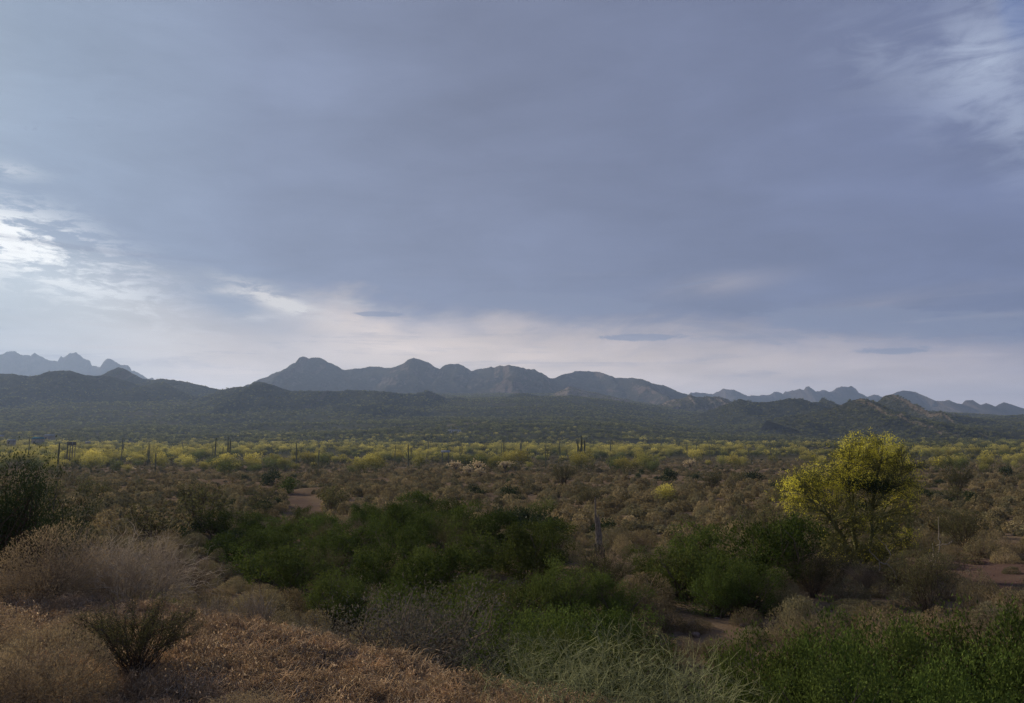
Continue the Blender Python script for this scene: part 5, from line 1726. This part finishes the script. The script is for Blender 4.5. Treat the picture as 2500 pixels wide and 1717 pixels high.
# ================================================================== dead wood
def build_dead():
    rng = np.random.default_rng(123)
    # ribs of a dead saguaro on its rotted foot
    x, y, z = atd(1458, 26.0)
    m_px = 26.0 / F
    root = obj('dead_saguaro', None, label='dead saguaro, grey standing ribs on a black rotted base', cat='cactus', loc=(x, y, z))
    hb = (1362 - 1318) * m_px + 0.1
    g = Geo()
    k = 12
    t = np.linspace(0, 1, k)
    rad = (0.20 - 0.09 * t + 0.015 * np.sin(t * 9 + 1)) * np.where(t > .96, .55, 1)
    P = np.stack([0.03 * np.sin(t * 4), 0 * t, t * hb * 1.08], 1)
    a = np.arange(14) / 14 * 2 * math.pi
    V = P[:, None] + np.stack([np.cos(a), np.sin(a), 0 * a], 1)[None] * (rad[:, None] * (1 + 0.16 * rng.normal(size=(k, 14))))[:, :, None]
    idx = np.arange(k * 14).reshape(k, 14)
    q = np.stack([idx[:-1], np.roll(idx, -1, 1)[:-1], np.roll(idx, -1, 1)[1:], idx[1:]], -1).reshape(-1, 4)
    g.add(V, q=q)
    obj('base', g.mesh('base', M['boot']), parent=root)
    tops = [1200, 1206, 1236, 1246, 1240, 1258, 1268, 1282, 1250, 1275, 1292]
    for j, tp in enumerate(tops):
        aa = j / len(tops) * 2 * math.pi + 2.6
        h_ = (1362 - tp) * m_px
        r0 = 0.085
        n = 7
        tt = np.linspace(0, 1, n)
        px_ = math.cos(aa) * r0 * (1 - 0.1 * tt) - 0.05 * tt * h_ / 2.0 + 0.01 * rng.normal(size=n)
        py_ = math.sin(aa) * r0 * (1 - 0.1 * tt) + 0.01 * rng.normal(size=n)
        g = Geo()
        tubes(g, np.stack([px_, py_, hb * 0.6 + (h_ - hb * 0.6) * tt], 1)[None], (np.linspace(.036, .020, n) * (1 + 0.15 * rng.normal(size=n)))[None], 5)
        obj('rib', g.mesh('rib', M['rib']), parent=root)

    def branch(name, label, d, lines, r0):
        b0 = lines[0][0]
        bx, by, bz = (b0[0] - PW / 2) / F * d, d, z_of(b0[1], d)
        e = obj(name, None, label=label, cat='branch', group='pale dead branches below the yellow tree', loc=(bx, by, bz))
        for li, ln in enumerate(lines):
            pts = np.array([((px - b0[0]) / F * d, 0.12 * math.sin(3.1 * q + li), (z_of(py, d) - bz)) for q, (px, py) in enumerate(ln)])
            k = 12
            t = np.linspace(0, len(pts) - 1, k)
            i = np.minimum(t.astype(int), len(pts) - 2)
            f = (t - i)[:, None]
            P = pts[i] * (1 - f) + pts[i + 1] * f + rng.normal(size=(k, 3)) * 0.008
            g = Geo()
            tubes(g, P[None], np.linspace(r0 * (0.8 ** li), r0 * 0.35, k)[None], 5, np.array([.6]))
            obj('limb', g.mesh('limb', M['deadwood']), parent=e)
    branch('dead_branch', 'crooked pale dead branch at the foot of the yellow tree', 20.5, [[(2166, 1412), (2160, 1392), (2148, 1378), (2132, 1376), (2120, 1362), (2104, 1346), (2106, 1338)], [(2132, 1376), (2122, 1392)], [(2148, 1378), (2152, 1356), (2146, 1330), (2122, 1312)]], 0.02)
    branch('dead_branch', 'tall thin pale dead branch right of the yellow tree', 18.0, [[(2256, 1382), (2268, 1352), (2274, 1325), (2273, 1305), (2274, 1262)], [(2272, 1334), (2290, 1327), (2310, 1322)], [(2243, 1382), (2252, 1362), (2262, 1330)]], 0.015)
    # dry flower stalks along the crest
    for j, (px, d, hh) in enumerate(((732, 7.75, .10), (748, 7.8, .09), (795, 7.6, .06), (825, 7.5, .11), (1072, 6.9, .17), (920, 7.2, .06))):
        x, y, z = atd(px, d)
        g = Geo()
        P = arcs(np.zeros((1, 3)), np.array([[0.01, 0, hh]]), 5, rng, 0.05)
        tubes(g, P, np.array([[.003, .003, .0025, .002, .0015]]), 4)
        n = 60
        C = P[0][rng.integers(1, 5, n)] + rng.normal(size=(n, 3)) * 0.007
        blades(g, C, rdir(rng, n) + np.array([0, 0, .5]), 0.018, 0.008, rng, 0.5 + .5 * rng.random(n))
        obj('dry_stalk', g.mesh('dry_stalk', M['litter']), label=['leftmost dry flower stalk on the crest', 'dry flower stalk next to the leftmost one', 'short dry stalk third from the left on the crest', 'taller dry stalk fourth from the left on the crest', 'tallest dry flower stalk, right of the reddish boulder', 'tiny dry stalk left of the reddish boulder'][j], cat='plant', group='dry stalks along the crest', loc=(x, y, z))


build_dead()


# ================================================================== houses far off
def box_part(name, parent, mat, x0, x1, y0, y1, z0, z1, roof=None):
    V = [(x, y, z) for z in (z0, z1) for x, y in ((x0, y0), (x1, y0), (x1, y1), (x0, y1))]
    q = [(3, 2, 1, 0), (4, 5, 6, 7), (0, 1, 5, 4), (1, 2, 6, 5), (2, 3, 7, 6), (3, 0, 4, 7)]
    return obj(name, mesh(name, V, [np.array(q)], mat), parent=parent)


def gable(name, parent, mat, x0, x1, y0, y1, z0, z1, over=0.3):
    x0, x1, y0, y1 = x0 - over, x1 + over, y0 - over, y1 + over
    ym = (y0 + y1) / 2
    V = [(x0, y0, z0), (x1, y0, z0), (x1, y1, z0), (x0, y1, z0), (x0, ym, z1), (x1, ym, z1)]
    me = mesh(name, V, [np.array([(0, 1, 5, 4), (2, 3, 4, 5), (3, 2, 1, 0)]), np.array([(1, 2, 5), (3, 0, 4)])], mat)
    return obj(name, me, parent=parent)


def build_houses():
    white = solid_mat('white_siding', (0.50, 0.50, 0.52), (0.62, 0.62, 0.64), 1.0, 0.7)
    pale_roof = solid_mat('pale_metal_roof', (0.24, 0.26, 0.28), (0.32, 0.34, 0.36), 0.8, 0.6)
    teal = solid_mat('teal_metal_roof', (0.030, 0.13, 0.17), (0.045, 0.17, 0.21), 0.8, 0.5)
    tan = solid_mat('tan_wall', (0.24, 0.20, 0.15), (0.31, 0.26, 0.20), 0.8, 0.85)
    glass = solid_mat('dark_window', (0.03, 0.035, 0.045), (0.05, 0.055, 0.065), 1.0, 0.2)
    dark = solid_mat('weathered_timber', (0.11, 0.105, 0.095), (0.17, 0.16, 0.145), 1.5, 0.8)
    x, y, z = at(1108, 1058)
    d = y
    w = 34 / F * d
    e = obj('mobile_home', None, label='long white house with a row of windows on the far slope', cat='house', loc=(x, y, z - 0.2))
    hw = w / 2
    h = 7.0 / F * d
    box_part('wall', e, white, -hw, hw, 0, 6, 0, h)
    for k in range(6):
        cx = -hw + w * (0.09 + k * 0.164)
        box_part('window', e, glass, cx - w * .026, cx + w * .026, -0.06, 0.2, h * .45, h * .85)
    gable('roof', e, pale_roof, -hw, hw, 0, 6, h + 0.01, h * 1.22)
    spec = [(1088, 1102, 300, 17, 7, 'open white topped shelter among the yellow trees in the centre', pale_roof, dark, True),
            (95, 1069, 300, 22, 7, 'teal roofed building among the trees at far left', teal, tan, False),
            (32, 1074, 310, 15, 4, 'low white roof between the left edge and the teal roof', pale_roof, tan, False),
            (2, 1063, 360, 14, 5, 'pale roof cut by the left edge', pale_roof, tan, False),
            (122, 1062, 380, 20, 4, 'grey roof just right of the teal roof', pale_roof, tan, False),
            (219, 1079, 330, 9, 3, 'small white roof right of the slatted water tank', pale_roof, tan, False)]
    for px, row, dd, wpx, hpx, lab, rm, wm, open_ in spec:
        ds = np.arange(220.0, 900.0, 4.0)
        over = z_of(row, 1.0) * ds - H((px - PW / 2) / F * ds, ds)
        ok_ = np.where((over < (6.5 if 'teal' in lab else 4.2)) & (ds > 260))[0]
        dd = float(ds[ok_[0]]) if len(ok_) else dd
        x = (px - PW / 2) / F * dd
        zt = z_of(row, dd)
        zg = h1(x, dd)
        w = wpx / F * dd
        hh = zt - zg

        e = obj('shelter' if open_ else 'house', None, label=lab, cat='shelter' if open_ else 'house', group=None, loc=(x, dd, zg))
        rh = hpx / F * dd * 0.45
        if open_:
            for sx in (-1, 1):
                for yy in (0.2, w * .7):
                    box_part('post', e, wm, sx * w * .42 - .06, sx * w * .42 + .06, yy - .06, yy + .06, 0, hh - rh)
        else:
            box_part('wall', e, wm, -w / 2, w / 2, 0, w * .8, 0, hh - rh)
            box_part('window', e, glass, -w * .28, -w * .10, -.05, .1, (hh - rh) * .45, (hh - rh) * .75)
            box_part('door', e, dark, w * .12, w * .25, -.05, .1, 0, (hh - rh) * .7)
        gable('roof', e, rm, -w / 2, w / 2, 0, w * .8, hh - rh + .01, hh + rh * .6)
    # slatted tank on posts
    dd = 240.0
    x = (178 - PW / 2) / F * dd
    zg, zt = h1(x, dd), z_of(1079, dd)
    e = obj('water_tank', None, label='dark slatted box raised on posts among the trees at left', cat='tank', loc=(x, dd, zg))
    hh = zt - zg
    w = 15 / F * dd
    for sx in (-1, 1):
        for yy in (0.2, 1.6):
            box_part('post', e, dark, sx * w * .4 - .08, sx * w * .4 + .08, yy - .08, yy + .08, 0, hh - 1.0)
    box_part('tank', e, dark, -w / 2, w / 2, 0, 1.8, hh - 0.98, hh)
    for k in range(8):
        cx = -w / 2 + w * (k + .5) / 8
        box_part('slat', e, pale_roof if k == 7 else dark, cx - .08, cx + .08, -.06, -.002, hh - 0.95, hh - 0.05)


build_houses()
